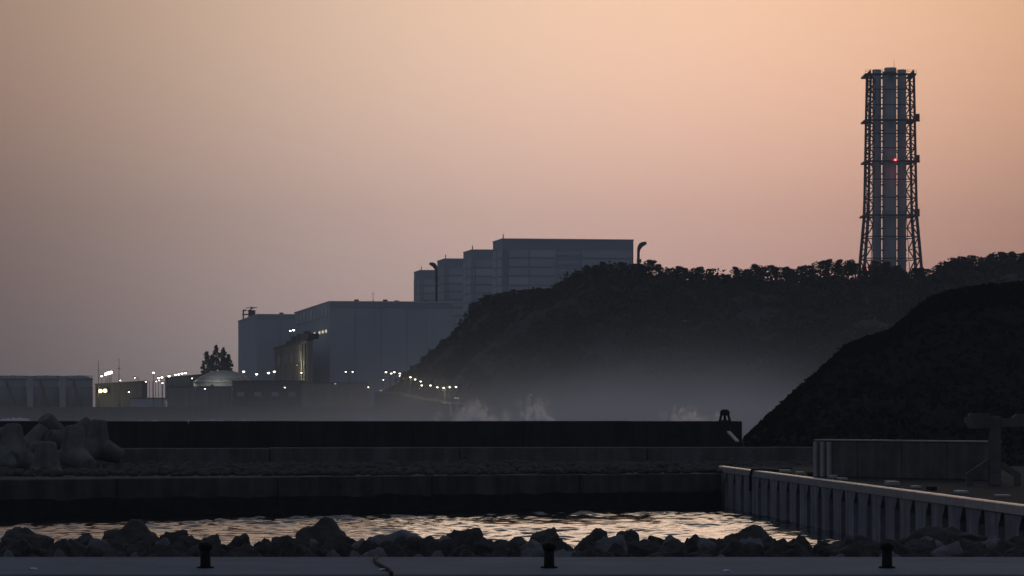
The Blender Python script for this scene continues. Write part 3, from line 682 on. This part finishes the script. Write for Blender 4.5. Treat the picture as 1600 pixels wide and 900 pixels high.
# ================================================================== BREAKWATERS
def wall_run(name, pts, zt, thick, label, m, nsec, zb=-1.5, gap=0.05, weed=None, cap=None):
    """concrete wall from pts[0] to pts[1] in nsec cast sections with open joints"""
    a, b = Vector((*pts[0], 0)), Vector((*pts[1], 0)); t = thing(name, (a.x, a.y, zb), label, 'breakwater')
    u = (b - a); Lr = u.length; u.normalize(); v = Vector((-u.y, u.x, 0)); r_ = random.Random(len(label))
    for i in range(nsec):
        p0 = a + u * (Lr * i / nsec + gap / 2); p1 = a + u * (Lr * (i + 1) / nsec - gap / 2); dz = r_.uniform(-.02, .02); dv = v * r_.uniform(-.025, .025)
        q = [p0 + dv, p1 + dv, p1 + v * thick, p0 + v * thick]
        s_ = MB().hexa([x + Vector((0, 0, zb)) for x in q], [x + Vector((0, 0, zt + dz)) for x in q]).build('wall_section', M[m], t, bevel=0.05)
        if weed:                                 # ragged growth up to the high-water line
            n_ = 60; vs_ = []
            for k_ in range(n_ + 1):
                q_ = p0 + dv - v * .03 + (p1 - p0) * (.002 + .996 * k_ / n_); hh = weed[0] + (weed[1] - weed[0]) * (.5 + .6 * mnoise.fractal(Vector((q_.x * .5, i * 3.0, 0)), 1.0, 2.0, 4))
                for dd, zz in ((0, -1), (0, hh), (.028, hh + .03), (.028, -1)): vs_.append(q_ + v * dd + Vector((0, 0, zz)))
            fs_ = [(4 * k_ + j_, 4 * k_ + 4 + j_, 4 * k_ + 4 + (j_ + 1) % 4, 4 * k_ + (j_ + 1) % 4) for k_ in range(n_) for j_ in range(4)] + [(0, 1, 2, 3), (4 * n_ + 3, 4 * n_ + 2, 4 * n_ + 1, 4 * n_)]
            MB().add(vs_, fs_).build('weed_band', M['weed'], s_)
        if cap:
            q = [p0 + dv - v * .06, p1 + dv - v * .06, p1 + dv + v * .5, p0 + dv + v * .5]
            MB().hexa([x + Vector((0, 0, zt + dz + .004)) for x in q], [x + Vector((0, 0, zt + dz + cap)) for x in q]).build('coping', M['conc_pale'], s_)
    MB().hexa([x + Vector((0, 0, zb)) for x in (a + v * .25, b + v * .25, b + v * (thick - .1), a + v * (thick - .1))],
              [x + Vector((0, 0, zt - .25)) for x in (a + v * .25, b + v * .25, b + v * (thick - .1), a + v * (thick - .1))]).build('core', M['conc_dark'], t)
    return t
def XY(px, D): return ((px - 800) / F * D, D)
wall_run('inner_breakwater', (XY(-80, 177.0), XY(1128, 196.5)), 2.1, 32, 'low inner breakwater rising from the harbour water in front of the others', 'conc_mid', 5, weed=(0.85, 1.08))
wall_run('middle_breakwater', (XY(120, 221.5), XY(1300, 228)), 3.32, 2.0, 'mid-height breakwater wall with pale top edge between the other two', 'conc', 4)
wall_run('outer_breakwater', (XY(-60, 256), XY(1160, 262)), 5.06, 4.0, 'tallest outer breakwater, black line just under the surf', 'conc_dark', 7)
# rubble lying on the inner breakwater at the foot of the middle wall
rg = np.random.default_rng(21)
def rock_mesh(seed, sub=3, rough=.5, flat=.75):
    bm = bmesh.new(); bmesh.ops.create_icosphere(bm, subdivisions=sub, radius=1); o = Vector((seed * 7.3, seed * 3.1, 0)); r_ = random.Random(seed)
    cuts = [(Vector((r_.gauss(0, 1), r_.gauss(0, 1), r_.gauss(0, .8))).normalized(), r_.uniform(.58, .88)) for _ in range(12)]
    for v in bm.verts:
        p = v.co.normalized(); p = p * (1 + .22 * mnoise.noise(p * 1.3 + o))
        for n_, d in cuts:
            e = p.dot(n_) - d
            if e > 0: p = p - n_ * e * .97
        p = p + p * (.16 * rough * mnoise.noise(p * 3.2 + o) + .07 * rough * mnoise.noise(p * 8 + o)); v.co = Vector((p.x, p.y, p.z * flat))
    me = bpy.data.meshes.new('boulder'); bm.to_mesh(me); bm.free(); return me
rocks = [rock_mesh(i + 1, 4, .9) for i in range(10)]
for me in rocks: me.materials.append(M['rock']); me.polygons.foreach_set('use_smooth', [True] * len(me.polygons))
vs_, fs_ = [], []; nvs = 0
small = rock_mesh(77, 1)
sv = np.array([v.co[:] for v in small.vertices]); sf = np.array([p.vertices[:] for p in small.polygons])
for k in range(3400):
    px = rg.uniform(-40, 1270); D = np.interp(px, [120, 1300], [220.6, 227.2]) - rg.uniform(0, 1) ** 1.3 * 34 - .2
    s = rg.uniform(.12, .42) * (1.4 if rg.random() < .12 else 1); a = rg.uniform(0, 6.28); c_, s_ = math.cos(a), math.sin(a)
    q = sv * s * np.array([1.3, 1, .8]); q = np.stack([q[:, 0] * c_ - q[:, 1] * s_, q[:, 0] * s_ + q[:, 1] * c_, q[:, 2]], 1) + np.array([(px - 800) / F * D, D, 2.1 + s * .3])
    if D < np.interp(px, [-80, 1128], [177.6, 197.1]): continue
    vs_.append(q); fs_.append(sf + nvs); nvs += len(q)
me = np_mesh('rubble', np.concatenate(vs_), np.concatenate(fs_), M['rock']); tag(link('rubble', me, None), 'strip of dark rubble at the foot of the middle breakwater', 'rubble', kind='stuff')
# domed iron fixture near the end of the outer breakwater
p = W(1132.5, 658, 262.5); tb = thing('mooring_winch', (p.x, 262.5, 5.06), 'small dark domed iron winch with openings, standing at breakwater end', 'winch')
for s in (-1, 1):
    MB().path([(p.x + s * .40, 262.5, 5.0), (p.x + s * .36, 262.5, 5.3), (p.x + s * .27, 262.5, 5.6), (p.x + s * .12, 262.5, 5.72)], [.13, .1, .1, .1], 8).build('leg', M['iron'], tb, True)
MB().lathe((p.x, 262.5, 5.5), [(.1, 0), (.38, .06), (.42, .25), (.32, .45), (.1, .52)], 14).build('drum', M['iron'], tb, True)
MB().lathe((p.x, 262.5, 5.02), [(.42, 0), (.42, .1), (.12, .14), (.1, .5)], 12).build('base', M['iron'], tb)
a, b = W(1139, 674, 259), W(1153, 689, 255)
t = thing('timber_plank', (b.x, 255, b.z), 'short pale plank leaning near the end of the outer breakwater', 'plank')
MB().hexa([a + Vector((-.18, 0, -.1)), b + Vector((-.18, 0, -.1)), b + Vector((.12, .3, -.1)), a + Vector((.12, .3, -.1))], [a + Vector((-.18, 0, .03)), b + Vector((-.18, 0, .03)), b + Vector((.12, .3, .03)), a + Vector((.12, .3, .03))]).build('board', M['conc_pale'], t)

# ================================================================== TETRAPODS
def tetra_mesh():
    mb = MB(); dirs = [Vector((0, 0, 1))] + [Vector((math.cos(q) * .943, math.sin(q) * .943, -.333)) for q in (R(90), R(210), R(330))]
    for d in dirs:
        a = d.orthogonal().normalized(); 
        mb.tube(Vector((0, 0, 0)), d * 1.62, .80, .47, n=24)
        mb.tube(d * 1.60, d * 1.70, .47, .41, n=24)
    mb.lathe((0, 0, -.6), [(.1, -.1), (.6, .1), (.82, .6), (.6, 1.1), (.1, 1.3)], 20)
    me = bpy.data.meshes.new('tetra_raw'); me.from_pydata(mb.v, [], mb.f); me.update(); o = bpy.data.objects.new('tetra_raw', me); col.objects.link(o)
    m = o.modifiers.new('r', 'REMESH'); m.mode = 'VOXEL'; m.voxel_size = .06
    m = o.modifiers.new('s', 'SMOOTH'); m.iterations = 4; m.factor = .5
    dg = bpy.context.evaluated_depsgraph_get(); out = bpy.data.meshes.new_from_object(o.evaluated_get(dg)); bpy.data.objects.remove(o)
    out.name = 'tetrapod'; out.materials.clear(); out.materials.append(M['tetra']); out.polygons.foreach_set('use_smooth', [True] * len(out.polygons)); return out
tm = tetra_mesh()
def tetrapod(px, py, D, rx, ry, rz, s, label):
    p = W(px, py, D); o = bpy.data.objects.new('tetrapod', tm); col.objects.link(o); o.location = p; o.rotation_euler = (R(rx), R(ry), R(rz)); o.scale = (s,) * 3
    tag(o, label, 'tetrapod', 'concrete tetrapods heaped at left')
tetrapod(71, 746, 200, -4, 2, 12, 1.32, 'nearest upright tetrapod with a broad flat-topped leg')
tetrapod(20, 712, 204, 96, 0, 8, 1.2, 'tetrapod with a round leg end pointing at the viewer, by the left edge')
tetrapod(116, 718, 206, -8, -4, -25, 1.3, 'dark tall tetrapod standing in the middle of the heap')
tetrapod(152, 698, 210, 3, 3, 32, 1.05, 'rightmost tetrapod with one leg sloping down onto the wall')
tetrapod(113, 694, 215, 8, 40, 20, 1.2, 'tetrapod with a tilted flat-ended leg behind the dark tall one')
tetrapod(92, 690, 216, -10, -34, 60, 1.2, 'topmost tetrapod with rounded leg leaning left')
tetrapod(46, 702, 214, 30, 30, 100, 1.1, 'half-hidden tetrapod lying on its side at the back left')
tetrapod(-12, 694, 213, 20, 60, 10, 1.15, 'tetrapod cut by the left picture edge at the back')
tetrapod(-6, 750, 199, 40, -30, 70, 1.2, 'tetrapod cut by the left picture edge at the front')

# ================================================================== RIGHT QUAY
Q0 = Vector((12.9, 199, 0)); Q1 = Vector((19.2, 110, 0)); qu = (Q1 - Q0); QL = qu.length; qu.normalize(); qv = Vector((-qu.y, qu.x, 0))
if qv.x < 0: qv = -qv                                   # towards the land (right)
ZQ = 2.5
def qp(s, t, z): q = Q0 + qu * s + qv * t; return Vector((q.x, q.y, z))
def qbox(mb, s0, s1, t0, t1, z0, z1):
    return mb.hexa([qp(s0, t0, z0), qp(s1, t0, z0), qp(s1, t1, z0), qp(s0, t1, z0)], [qp(s0, t0, z1), qp(s1, t0, z1), qp(s1, t1, z1), qp(s0, t1, z1)])
tq = thing('quay', qp(0, 0, 0), 'concrete pier quay along the right of the harbour, bright worn edge', 'quay')
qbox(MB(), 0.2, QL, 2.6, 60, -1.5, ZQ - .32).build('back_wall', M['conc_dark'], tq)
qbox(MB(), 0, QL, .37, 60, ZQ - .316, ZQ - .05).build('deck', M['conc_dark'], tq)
NB = 26; pit = QL / NB
for i in range(NB):
    s0 = i * pit
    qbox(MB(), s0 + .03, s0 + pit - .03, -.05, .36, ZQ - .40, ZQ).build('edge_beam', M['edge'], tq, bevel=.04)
    pr = MB(); w0, w1 = s0 + pit * .05, s0 + pit * .70
    pr.hexa([qp(w0, 0.02, -1.5), qp(w1, 0.02, -1.5), qp(w1, 2.6, -1.5), qp(w0, 2.6, -1.5)], [qp(w0, .02, ZQ - .95), qp(w1, .02, ZQ - .95), qp(w1, 2.6, ZQ - .95), qp(w0, 2.6, ZQ - .95)])
    pr.hexa([qp(w0, 0.02, ZQ - .95), qp(w1, 0.02, ZQ - .95), qp(w1, 2.6, ZQ - .95), qp(w0, 2.6, ZQ - .95)], [qp(w0 - .15, .02, ZQ - .404), qp(w1 + .55, .02, ZQ - .404), qp(w1 + .55, 2.6, ZQ - .404), qp(w0 - .15, 2.6, ZQ - .404)])
    pr.build('pier', M['pier'], tq)
# rubble slabs lying along the quay
r_ = random.Random(5)
for i in range(14):
    s = 12 + i * 5.2 + r_.uniform(-1, 1); t0 = r_.uniform(.9, 2.2); a_, b_ = r_.uniform(.5, 1.3), r_.uniform(.3, .6)
    MB_ = qbox(MB(), s, s + a_, t0, t0 + b_, ZQ - .046, ZQ + r_.uniform(.05, .16)); o = MB_.build('paving_slab', M['conc_pale' if i % 3 else 'conc_dark'], None, bevel=.02)
    tag(o, 'loose slab lying on the quay, %s from its far end' % ordinal(i + 1), 'slab', 'loose slabs on the quay')
rp_ = [W(1198, 747, 181) , W(1206, 741, 180), W(1214, 737.5, 178.4), W(1226, 736.5, 176), W(1240, 738, 175)]
rp_ = [qp(14.0, -.12, 1.3), qp(14.2, -.14, 2.2), qp(14.5, -.08, ZQ + .04), qp(15.4, .3, ZQ + .05), qp(16.2, .9, ZQ + .02), qp(17.5, 1.4, ZQ)]
tag(MB().path(rp_, .07, 6).build('mooring_rope', M['iron']), 'dark mooring rope hanging over the quay edge near its far end', 'rope')
# parapet wall on the quay
pw = thing('parapet_wall', (*XY(1273, 170), ZQ - .05), 'grey concrete wall on the quay with a pale top edge', 'wall')
a = Vector((*XY(1273, 170), 0)); b = Vector((*XY(1552, 160), 0)); u = (b - a).normalized(); v = Vector((-u.y, u.x, 0)); LW = (b - a).length
for i in range(4):
    p0, p1 = a + u * (LW * i / 4 + .015), a + u * (LW * (i + 1) / 4 - .015); q = [p0, p1, p1 + v * .6, p0 + v * .6]
    MB().hexa([x + Vector((0, 0, ZQ - .046)) for x in q], [x + Vector((0, 0, 4.36)) for x in q]).build('wall_section', M['conc'], pw, bevel=.03)
    q = [p0 - v * .05, p1 - v * .05, p1 + v * .65, p0 + v * .65]
    MB().hexa([x + Vector((0, 0, 4.364)) for x in q], [x + Vector((0, 0, 4.43)) for x in q]).build('coping', M['conc_pale'], pw)
for s in (.02, .55, 1.05):
    q = [a + u * s - v * .14, a + u * (s + .24) - v * .14, a + u * (s + .24) - v * .003, a + u * s - v * .003]
    MB().hexa([x + Vector((0, 0, ZQ - .04)) for x in q], [x + Vector((0, 0, 4.3)) for x in q]).build('rib', M['conc_pale'], pw)
# steel lifting frames at the right edge
def lift(px, D, label, s=1.0):
    b = W(px, 755, D); x = b.x; z0 = ZQ - .046; zt = EYE + (HZ - 650) / F * D; t = thing('lifting_frame', (x, D, z0), label, 'frame', 'lifting frames on the quay')
    MB().box((x - .27, D - .27, z0), (x + .27, D + .27, zt)).build('post', M['conc'], t, bevel=.03)
    MB().prism([(x - 1.40, D - .3, zt - .32), (x - 1.22, D - .3, zt - .58), (x - .28, D - .3, zt - .58), (x - .28, D - .3, zt + .14), (x - 1.15, D - .3, zt + .14), (x - 1.25, D - .3, zt - .05), (x - 1.40, D - .3, zt - .05)], (0, .6, 0)).build('arm', M['conc'], t)
    MB().prism([(x + .28, D - .3, zt - .50), (x + 1.6, D - .3, zt - .50), (x + 1.6, D - .3, zt + .10), (x + 1.0, D - .3, zt + .10), (x + .8, D - .3, zt - .10), (x + .28, D - .3, zt - .10)], (0, .6, 0)).build('arm', M['conc'], t)
    MB().prism([(x - .28, D - .2, z0 + 1.25), (x - .28, D - .2, z0 + .92), (x - 1.05, D - .2, z0 + .40), (x - 1.05, D - .2, z0 + .003), (x - 1.33, D - .2, z0 + .003), (x - 1.33, D - .2, z0 + .55)], (0, .4, 0)).build('brace', M['conc'], t)
    MB().prism([(x + .28, D - .2, z0 + 1.15), (x + .28, D - .2, z0 + .82), (x + .95, D - .2, z0 + .40), (x + .95, D - .2, z0 + .003), (x + 1.2, D - .2, z0 + .003), (x + 1.2, D - .2, z0 + .55)], (0, .4, 0)).build('brace', M['conc'], t)
lift(1554, 150, 'T-shaped concrete post with short arms and braced foot at right edge')

# ================================================================== FOREGROUND ROCK BANK AND APRON
nu, nv = 120, 50
gx = np.linspace(-26, 30, nu); gy = np.linspace(62, 150, nv); GX, GY = np.meshgrid(gx, gy, indexing='ij'); GX = GX.ravel(); GY = GY.ravel()
gz = np.interp(GY, [62, 74, 100, 128, 150], [1.9, 1.75, 1.1, -.2, -1.2]) + fbm(GX, GY, .35) * .25
me = np_mesh('rock_bank', np.stack([GX, GY, gz], 1), grid_faces(nu, nv), M['soil'], True); tag(link('rock_bank', me, None), kind='structure')
def bank_z(D): return float(np.interp(D, [62, 74, 100, 128, 150], [1.9, 1.75, 1.1, -.2, -1.2]))
def boulder(px, py_top, D, wpx, label, k, flat=1.0, m=None, rz=0.0):
    top = EYE + (HZ - py_top) / F * D; hw = wpx / 2 / F * D; zg = bank_z(D); h = max(.25, top - zg)
    me = rocks[k % 10]
    zmax = max(v.co.z for v in me.vertices); zmin = min(v.co.z for v in me.vertices)
    o = bpy.data.objects.new('boulder', me); col.objects.link(o)
    sz_ = (h + .35) / (zmax - zmin); o.scale = (hw * 1.16, hw * .95 + .15, sz_); o.location = ((px - 800) / F * D, D, zg - .35 - zmin * sz_); o.rotation_euler = (0, 0, rz)
    if m: o.material_slots[0].link = 'OBJECT'; o.material_slots[0].material = M[m]
    return tag(o, label, 'boulder', 'boulders of the foreground rock bank')
big = [
 (42, 823, 102, 96, 'broad dark boulder at the left end of the bank skyline', 0, None), (120, 833, 98, 70, 'low boulder between the broad left one and the first peak', 3, None),
 (206, 811, 112, 96, 'peaked dark boulder, first tall peak from the left', 1, None), (272, 827, 100, 52, 'blocky boulder right of the first tall peak', 2, None),
 (332, 834, 98, 44, 'smaller rounded boulder standing left of the tall near bollard', 4, None), (372, 833, 96, 60, 'dark flat-topped boulder right of the left bollard', 5, None),
 (438, 836, 94, 54, 'low dark boulder left of the tallest peak', 6, None), (505, 807, 114, 88, 'tallest pointed boulder breaking the bright water, left of centre', 1, None),
 (560, 838, 95, 50, 'small dark boulder right of the tallest pointed one', 7, None), (622, 827, 100, 96, 'wide pale grey boulder right of the tallest peak', 8, 'rock_pale'),
 (676, 836, 96, 48, 'round grey boulder next to the wide pale one', 9, None), (726, 824, 104, 66, 'domed boulder with a pale facet, near the middle of the bank', 2, None),
 (795, 838, 96, 74, 'low dark boulder left of the middle bollard', 3, None), (856, 824, 105, 58, 'round boulder directly behind the middle bollard', 4, None),
 (928, 825, 104, 72, 'humped boulder right of the middle bollard', 5, None), (976, 827, 102, 54, 'rounded dark boulder right of the humped one', 6, None),
 (1040, 836, 97, 72, 'low boulder where the bank skyline dips at right', 7, None), (1090, 834, 98, 36, 'small round boulder between the dip and the right peak', 9, None),
 (1122, 840, 96, 50, 'low dark boulder at the left foot of the right peak', 0, None), (1174, 819, 106, 92, 'peaked boulder under the far end of the quay', 1, None), (1225, 846, 95, 60, 'low grey boulder right of the right peak', 8, 'rock_pale'),
 (1296, 845, 93, 96, 'long low boulder left of the right bollard', 3, None), (1350, 847, 92, 50, 'small boulder just left of the right bollard', 5, None), (1425, 848, 92, 60, 'boulder with pale face just right of the right bollard', 8, 'rock_pale'),
 (1482, 822, 106, 120, 'large black boulder mass below the quay piers at right', 0, None), (1560, 846, 95, 84, 'low boulder near the right edge of the bank', 6, None), (1610, 842, 96, 70, 'boulder cut by the right picture edge', 4, None)]
for (px, py, D, wp, l, k, m) in big: boulder(px, py, D, wp, l, k, m=m, rz=rnd.uniform(-.5, .5))
r_ = random.Random(9); px = -15; i = 0
while px < 1620:
    i += 1; boulder(px, r_.uniform(834, 843), r_.uniform(91, 97), r_.uniform(34, 66), 'rounded boulder in the back rank of the bank, %s from the left' % ordinal(i), r_.randrange(10), rz=r_.uniform(0, 6), m='rock_pale' if r_.random() < .2 else None); px += r_.uniform(26, 42)
px = -10; i = 0
while px < 1620:
    i += 1; boulder(px, r_.uniform(840, 852), r_.uniform(80, 88), r_.uniform(32, 66), 'low boulder in the middle rank of the bank, %s from the left' % ordinal(i), r_.randrange(10), rz=r_.uniform(0, 6), m='rock_pale' if r_.random() < .22 else None); px += r_.uniform(28, 48)
px = -20; i = 0
while px < 1620:
    i += 1; boulder(px, r_.uniform(855, 866), r_.uniform(71, 75), r_.uniform(28, 70), 'small boulder right behind the near slab, %s from the left' % ordinal(i), r_.randrange(10), rz=r_.uniform(0, 6), m='rock_pale' if r_.random() < .22 else None); px += r_.uniform(28, 50)
# near concrete slab with bollards
ZA = 3.0
ap = thing('harbour_apron', (0, 60, 0), 'near blue-grey concrete slab running across the bottom of the picture', 'slab')
for i in range(3):
    x0 = -36 + i * 24.0
    MB().box((x0 + .008, 58.2, .5), (x0 + 23.992, 65.2, ZA)).build('slab_section', M['apron'], ap, bevel=.06)
MB().box((-24, 40, .3), (24, 58.1, 1.2)).build('lower_step', M['conc_dark'], ap)
for i, (px, l) in enumerate(((321, 'left iron bollard on the near slab'), (858, 'middle iron bollard on the near slab'), (1386, 'right iron bollard on the near slab, pale rock behind it'))):
    D = 60.6; x = (px - 800) / F * D; t = thing('bollard', (x, D, ZA), l, 'bollard', 'iron bollards on the near slab')
    MB().lathe((x, D, ZA), [(.11, 0), (.10, .06), (.095, .34)], 16).build('stem', M['iron'], t, True)
    MB().lathe((x, D, ZA + .34), [(.10, 0), (.13, .04), (.135, .09), (.10, .13), (.03, .15)], 16).build('head', M['iron'], t, True)
    MB().lathe((x, D, ZA), [(.16, .003), (.16, .03)], 16).build('base_flange', M['iron'], t)
tag(MB().path([(-2.75, 64.9, ZA + .02), (-2.72, 63.5, ZA + .025), (-2.62, 62, ZA + .02), (-2.42, 60.4, ZA + .025), (-2.26, 59.2, ZA + .025), (-2.20, 58.3, ZA + .02), (-2.19, 58.12, ZA - .1), (-2.18, 58.1, ZA - .6)], .04, 6).build('cable', M['iron']), 'dark cable curving across the near slab left of centre', 'cable')
for i, (px, l) in enumerate(((52, 'pale shell fragments at the left of the near slab'), (597, 'pale shell fragments beside the dark cable'), (1135, 'pale shell fragments at the right of the near slab'))):
    D = 60.0 - .4 * i; x = (px - 800) / F * D; o = bpy.data.objects.new('shell_debris', rock_mesh(60 + i, 1, 1.0, .6)); col.objects.link(o); o.location = (x, D, ZA + .02); o.scale = (.1, .08, .05)
    o.data.materials.append(M['white']); tag(o, l, 'shell')

# ================================================================== SURF
def surf(px0, px1, py, D, label, seed, n=90):
    """ragged breaking crest"""
    r_ = random.Random(seed); a, b = W(px0, py, D), W(px1, py, D); vs = []; fs = []
    prof = [(-5.0, 0), (-2.2, .55), (-.8, .9), (0, 1.0), (.9, .8), (2.4, .3), (4.0, 0)]
    for i in range(n):
        q = i / (n - 1); x = a.x + (b.x - a.x) * q; e = min(1, 6 * q, 6 * (1 - q))
        h = a.z * (1.0 + .16 * mnoise.noise(Vector((x * .16, seed, 0))) + .10 * mnoise.noise(Vector((x * .8, seed, 3))) + .05 * mnoise.noise(Vector((x * 2.6, seed, 5)))) * (.80 + .20 * e)
        for (dy, hz) in prof: vs.append((x, D + dy * (1 + .3 * mnoise.noise(Vector((x * .3, dy, seed)))), -.5 + (h + .5) * hz))
    k = len(prof)
    for i in range(n - 1):
        for j in range(k - 1): fs.append((i * k + j, (i + 1) * k + j, (i + 1) * k + j + 1, i * k + j + 1))
    o = MB().add(vs, fs).build('breaking_wave', M['foam'], None, True); tag(o, label, 'wave', 'surf behind the outer breakwater')
surf(-40, 58, 655.2, 470, 'white breaking wave at the far left behind the tetrapods', 1)
surf(170, 440, 657.4, 500, 'thin line of foam behind the left half of the outer breakwater', 2)
surf(540, 705, 655.4, 480, 'foam crest left of the tall spray plume', 3)
surf(690, 800, 654.6, 440, 'breaking wave crest at the foot of the tall spray plume', 4)
surf(795, 900, 654.8, 440, 'breaking wave crest at the foot of the pointed spray', 5)
surf(890, 1045, 656.2, 430, 'thin foam crest right of the pointed spray', 6)
surf(1030, 1114, 653.8, 420, 'breaking wave crest near the right end of the outer breakwater', 7)
# dark rocks awash
for i, (px, py, wp) in enumerate(((708, 655, 14), (738, 651.5, 20), (755, 653.5, 16), (773, 652.5, 18), (722, 655.5, 10))):
    D = 425; p = W(px, py, D); o = bpy.data.objects.new('sea_rock', rocks[i]); col.objects.link(o); o.scale = (wp / 2 / F * D, 1.0, p.z + .6); o.location = (p.x, D, -.4)
    tag(o, 'dark rock awash in the surf under the spray, ' + ['leftmost', 'largest', 'middle', 'rightmost', 'lowest'][i] + ' one', 'rock', 'rocks awash below the spray')

def volume_mat(name, c, build, g=0.0):
    m = bpy.data.materials.new(name); m.use_nodes = True; t = m.node_tree; t.nodes.clear()
    out = t.nodes.new('ShaderNodeOutputMaterial'); pv = t.nodes.new('ShaderNodeVolumePrincipled'); pv.inputs['Color'].default_value = (*c, 1); pv.inputs['Anisotropy'].default_value = g
    t.links.new(pv.outputs[0], out.inputs['Volume']); d = build(t)
    if isinstance(d, float): pv.inputs['Density'].default_value = d
    else: t.links.new(d, pv.inputs['Density'])
    return m
def vm(t, op, a, b=None):
    n = t.nodes.new('ShaderNodeMath'); n.operation = op
    for i, x in enumerate((a, b)):
        if x is None: continue
        if isinstance(x, (int, float)): n.inputs[i].default_value = x
        else: t.links.new(x, n.inputs[i])
    return n.outputs[0]
# spray plumes: ragged cones of droplets in the air
def spray(px0, px1, pxt, pyt, D, label, dens, seed):
    a, b = W(px0, 658, D), W(px1, 658, D); top = W(pxt, pyt, D); cxm = (a.x + b.x) / 2; hw = (b.x - a.x) / 2; H = top.z - 1.0
    bm = bmesh.new(); bmesh.ops.create_icosphere(bm, subdivisions=3, radius=1)
    for v in bm.verts:
        p = v.co.copy(); q = (p.z + 1) / 2; sw_ = 1 - .42 * q
        nz = 1 + .35 * mnoise.noise(p * 2.2 + Vector((seed, 0, 0))) + .2 * mnoise.noise(p * 5 + Vector((seed, 4, 0)))
        v.co = Vector((p.x * hw * 1.45 + (top.x - cxm) * q, p.y * min(hw, 5) * sw_ * nz, H * q * 1.3))
    me = bpy.data.meshes.new('spray_plume'); bm.to_mesh(me); bm.free()
    def bld(t):
        tcn = t.nodes.new('ShaderNodeTexCoord'); nz = t.nodes.new('ShaderNodeTexNoise'); nz.inputs['Scale'].default_value = 1.2; nz.inputs['Detail'].default_value = 6; nz.inputs['Roughness'].default_value = .7
        mpn = t.nodes.new('ShaderNodeMapping'); mpn.inputs['Scale'].default_value = (1.0, 1.0, .7); t.links.new(tcn.outputs['Object'], mpn.inputs[0]); t.links.new(mpn.outputs[0], nz.inputs['Vector'])
        sp = t.nodes.new('ShaderNodeSeparateXYZ'); t.links.new(tcn.outputs['Object'], sp.inputs[0])
        hz = vm(t, 'MULTIPLY', sp.outputs[2], 1 / H)                                   # thins out upwards and towards the rim
        xx = vm(t, 'MULTIPLY', vm(t, 'SUBTRACT', sp.outputs[0], vm(t, 'MULTIPLY', hz, top.x - cxm)), 1 / (hw * 1.15))
        fall = vm(t, 'MAXIMUM', vm(t, 'SUBTRACT', 1.0, vm(t, 'ADD', vm(t, 'MULTIPLY', xx, xx), vm(t, 'MULTIPLY', hz, .75))), 0.0)
        rag = vm(t, 'MULTIPLY', vm(t, 'SUBTRACT', nz.outputs[0], .56), 3.2)              # noise eats into the envelope: torn, jetting edges
        return vm(t, 'MULTIPLY', vm(t, 'MAXIMUM', vm(t, 'ADD', vm(t, 'SUBTRACT', fall, .12), rag), 0.0), dens)
    o = link('spray_plume', me, volume_mat('spray_' + str(seed), (.78, .88, 1.0), bld, .84)); o.location = (cxm, D, 1.0)
    tag(o, label, 'spray', kind='stuff')
spray(688, 798, 742, 641, 312, 'broad white spray plume thrown up behind the outer breakwater', 5.5, 1)
spray(816, 890, 838, 635, 312, 'narrow pointed spray plume right of the broad one', 5.5, 2)
spray(1020, 1126, 1080, 648, 300, 'low white spray near the right end of the outer breakwater', 5.0, 3)

# gull in flight before the headland
p = W(1071, 502, 430); g = MB()
g.path([p + Vector((-.12, -.22, 0)), p + Vector((-.05, -.08, .02)), p + Vector((.03, .1, .02)), p + Vector((.1, .24, 0))], [.02, .07, .07, .015], 6)
for s in (-1, 1):
    g.add([p + Vector((s * .03, -.05, .03)), p + Vector((s * .28, -.04, .12)), p + Vector((s * .6, .04, .0)), p + Vector((s * .28, .10, .10)), p + Vector((s * .03, .12, .03)),
           p + Vector((s * .03, -.05, .01)), p + Vector((s * .28, -.04, .10)), p + Vector((s * .6, .04, -.01)), p + Vector((s * .28, .10, .08)), p + Vector((s * .03, .12, .01))],
          [(0, 1, 3, 4), (1, 2, 3), (9, 8, 6, 5), (8, 7, 6), (0, 5, 6, 1), (1, 6, 7, 2), (2, 7, 8, 3), (3, 8, 9, 4)])
tag(g.build('gull', M['white']), 'white gull gliding in front of the dark headland', 'bird')

# ================================================================== AIR
def mist_density(t):
    tcn = t.nodes.new('ShaderNodeTexCoord'); sp = t.nodes.new('ShaderNodeSeparateXYZ'); t.links.new(tcn.outputs['Object'], sp.inputs[0])
    nz = t.nodes.new('ShaderNodeTexNoise'); nz.inputs['Scale'].default_value = .035; nz.inputs['Detail'].default_value = 3; t.links.new(tcn.outputs['Object'], nz.inputs['Vector'])
    e = vm(t, 'EXPONENT', vm(t, 'MULTIPLY', sp.outputs[2], -1 / 4.2))
    edge = vm(t, 'MULTIPLY', vm(t, 'SUBTRACT', 38.0, sp.outputs[2]), 1 / 38.0)
    gx = vm(t, 'MULTIPLY', vm(t, 'SUBTRACT', sp.outputs[0], 34.0), 1 / 48.0)
    side = vm(t, 'ADD', vm(t, 'EXPONENT', vm(t, 'MULTIPLY', vm(t, 'MULTIPLY', gx, gx), -1.0)), .03)
    return vm(t, 'MULTIPLY', vm(t, 'MULTIPLY', vm(t, 'MULTIPLY', e, edge), side), vm(t, 'MULTIPLY', vm(t, 'MAXIMUM', vm(t, 'SUBTRACT', nz.outputs[0], .30), .02), .42))
ms = MB().box((-160, 470, -.4), (170, 880, 38)).build('sea_mist', volume_mat('sea_mist_air', (1.0, .97, .95), mist_density, .35)); tag(ms, 'pale sea mist hanging low along the foot of the headland', 'mist', kind='stuff')
hz_ = MB().box((-2450, -180, -2.5), (2450, 2650, 170)).build('haze', volume_mat('haze_air', (.97, .975, 1.0), lambda t: .00019, .0)); tag(hz_, 'thin evening haze filling the air', 'haze', kind='stuff')
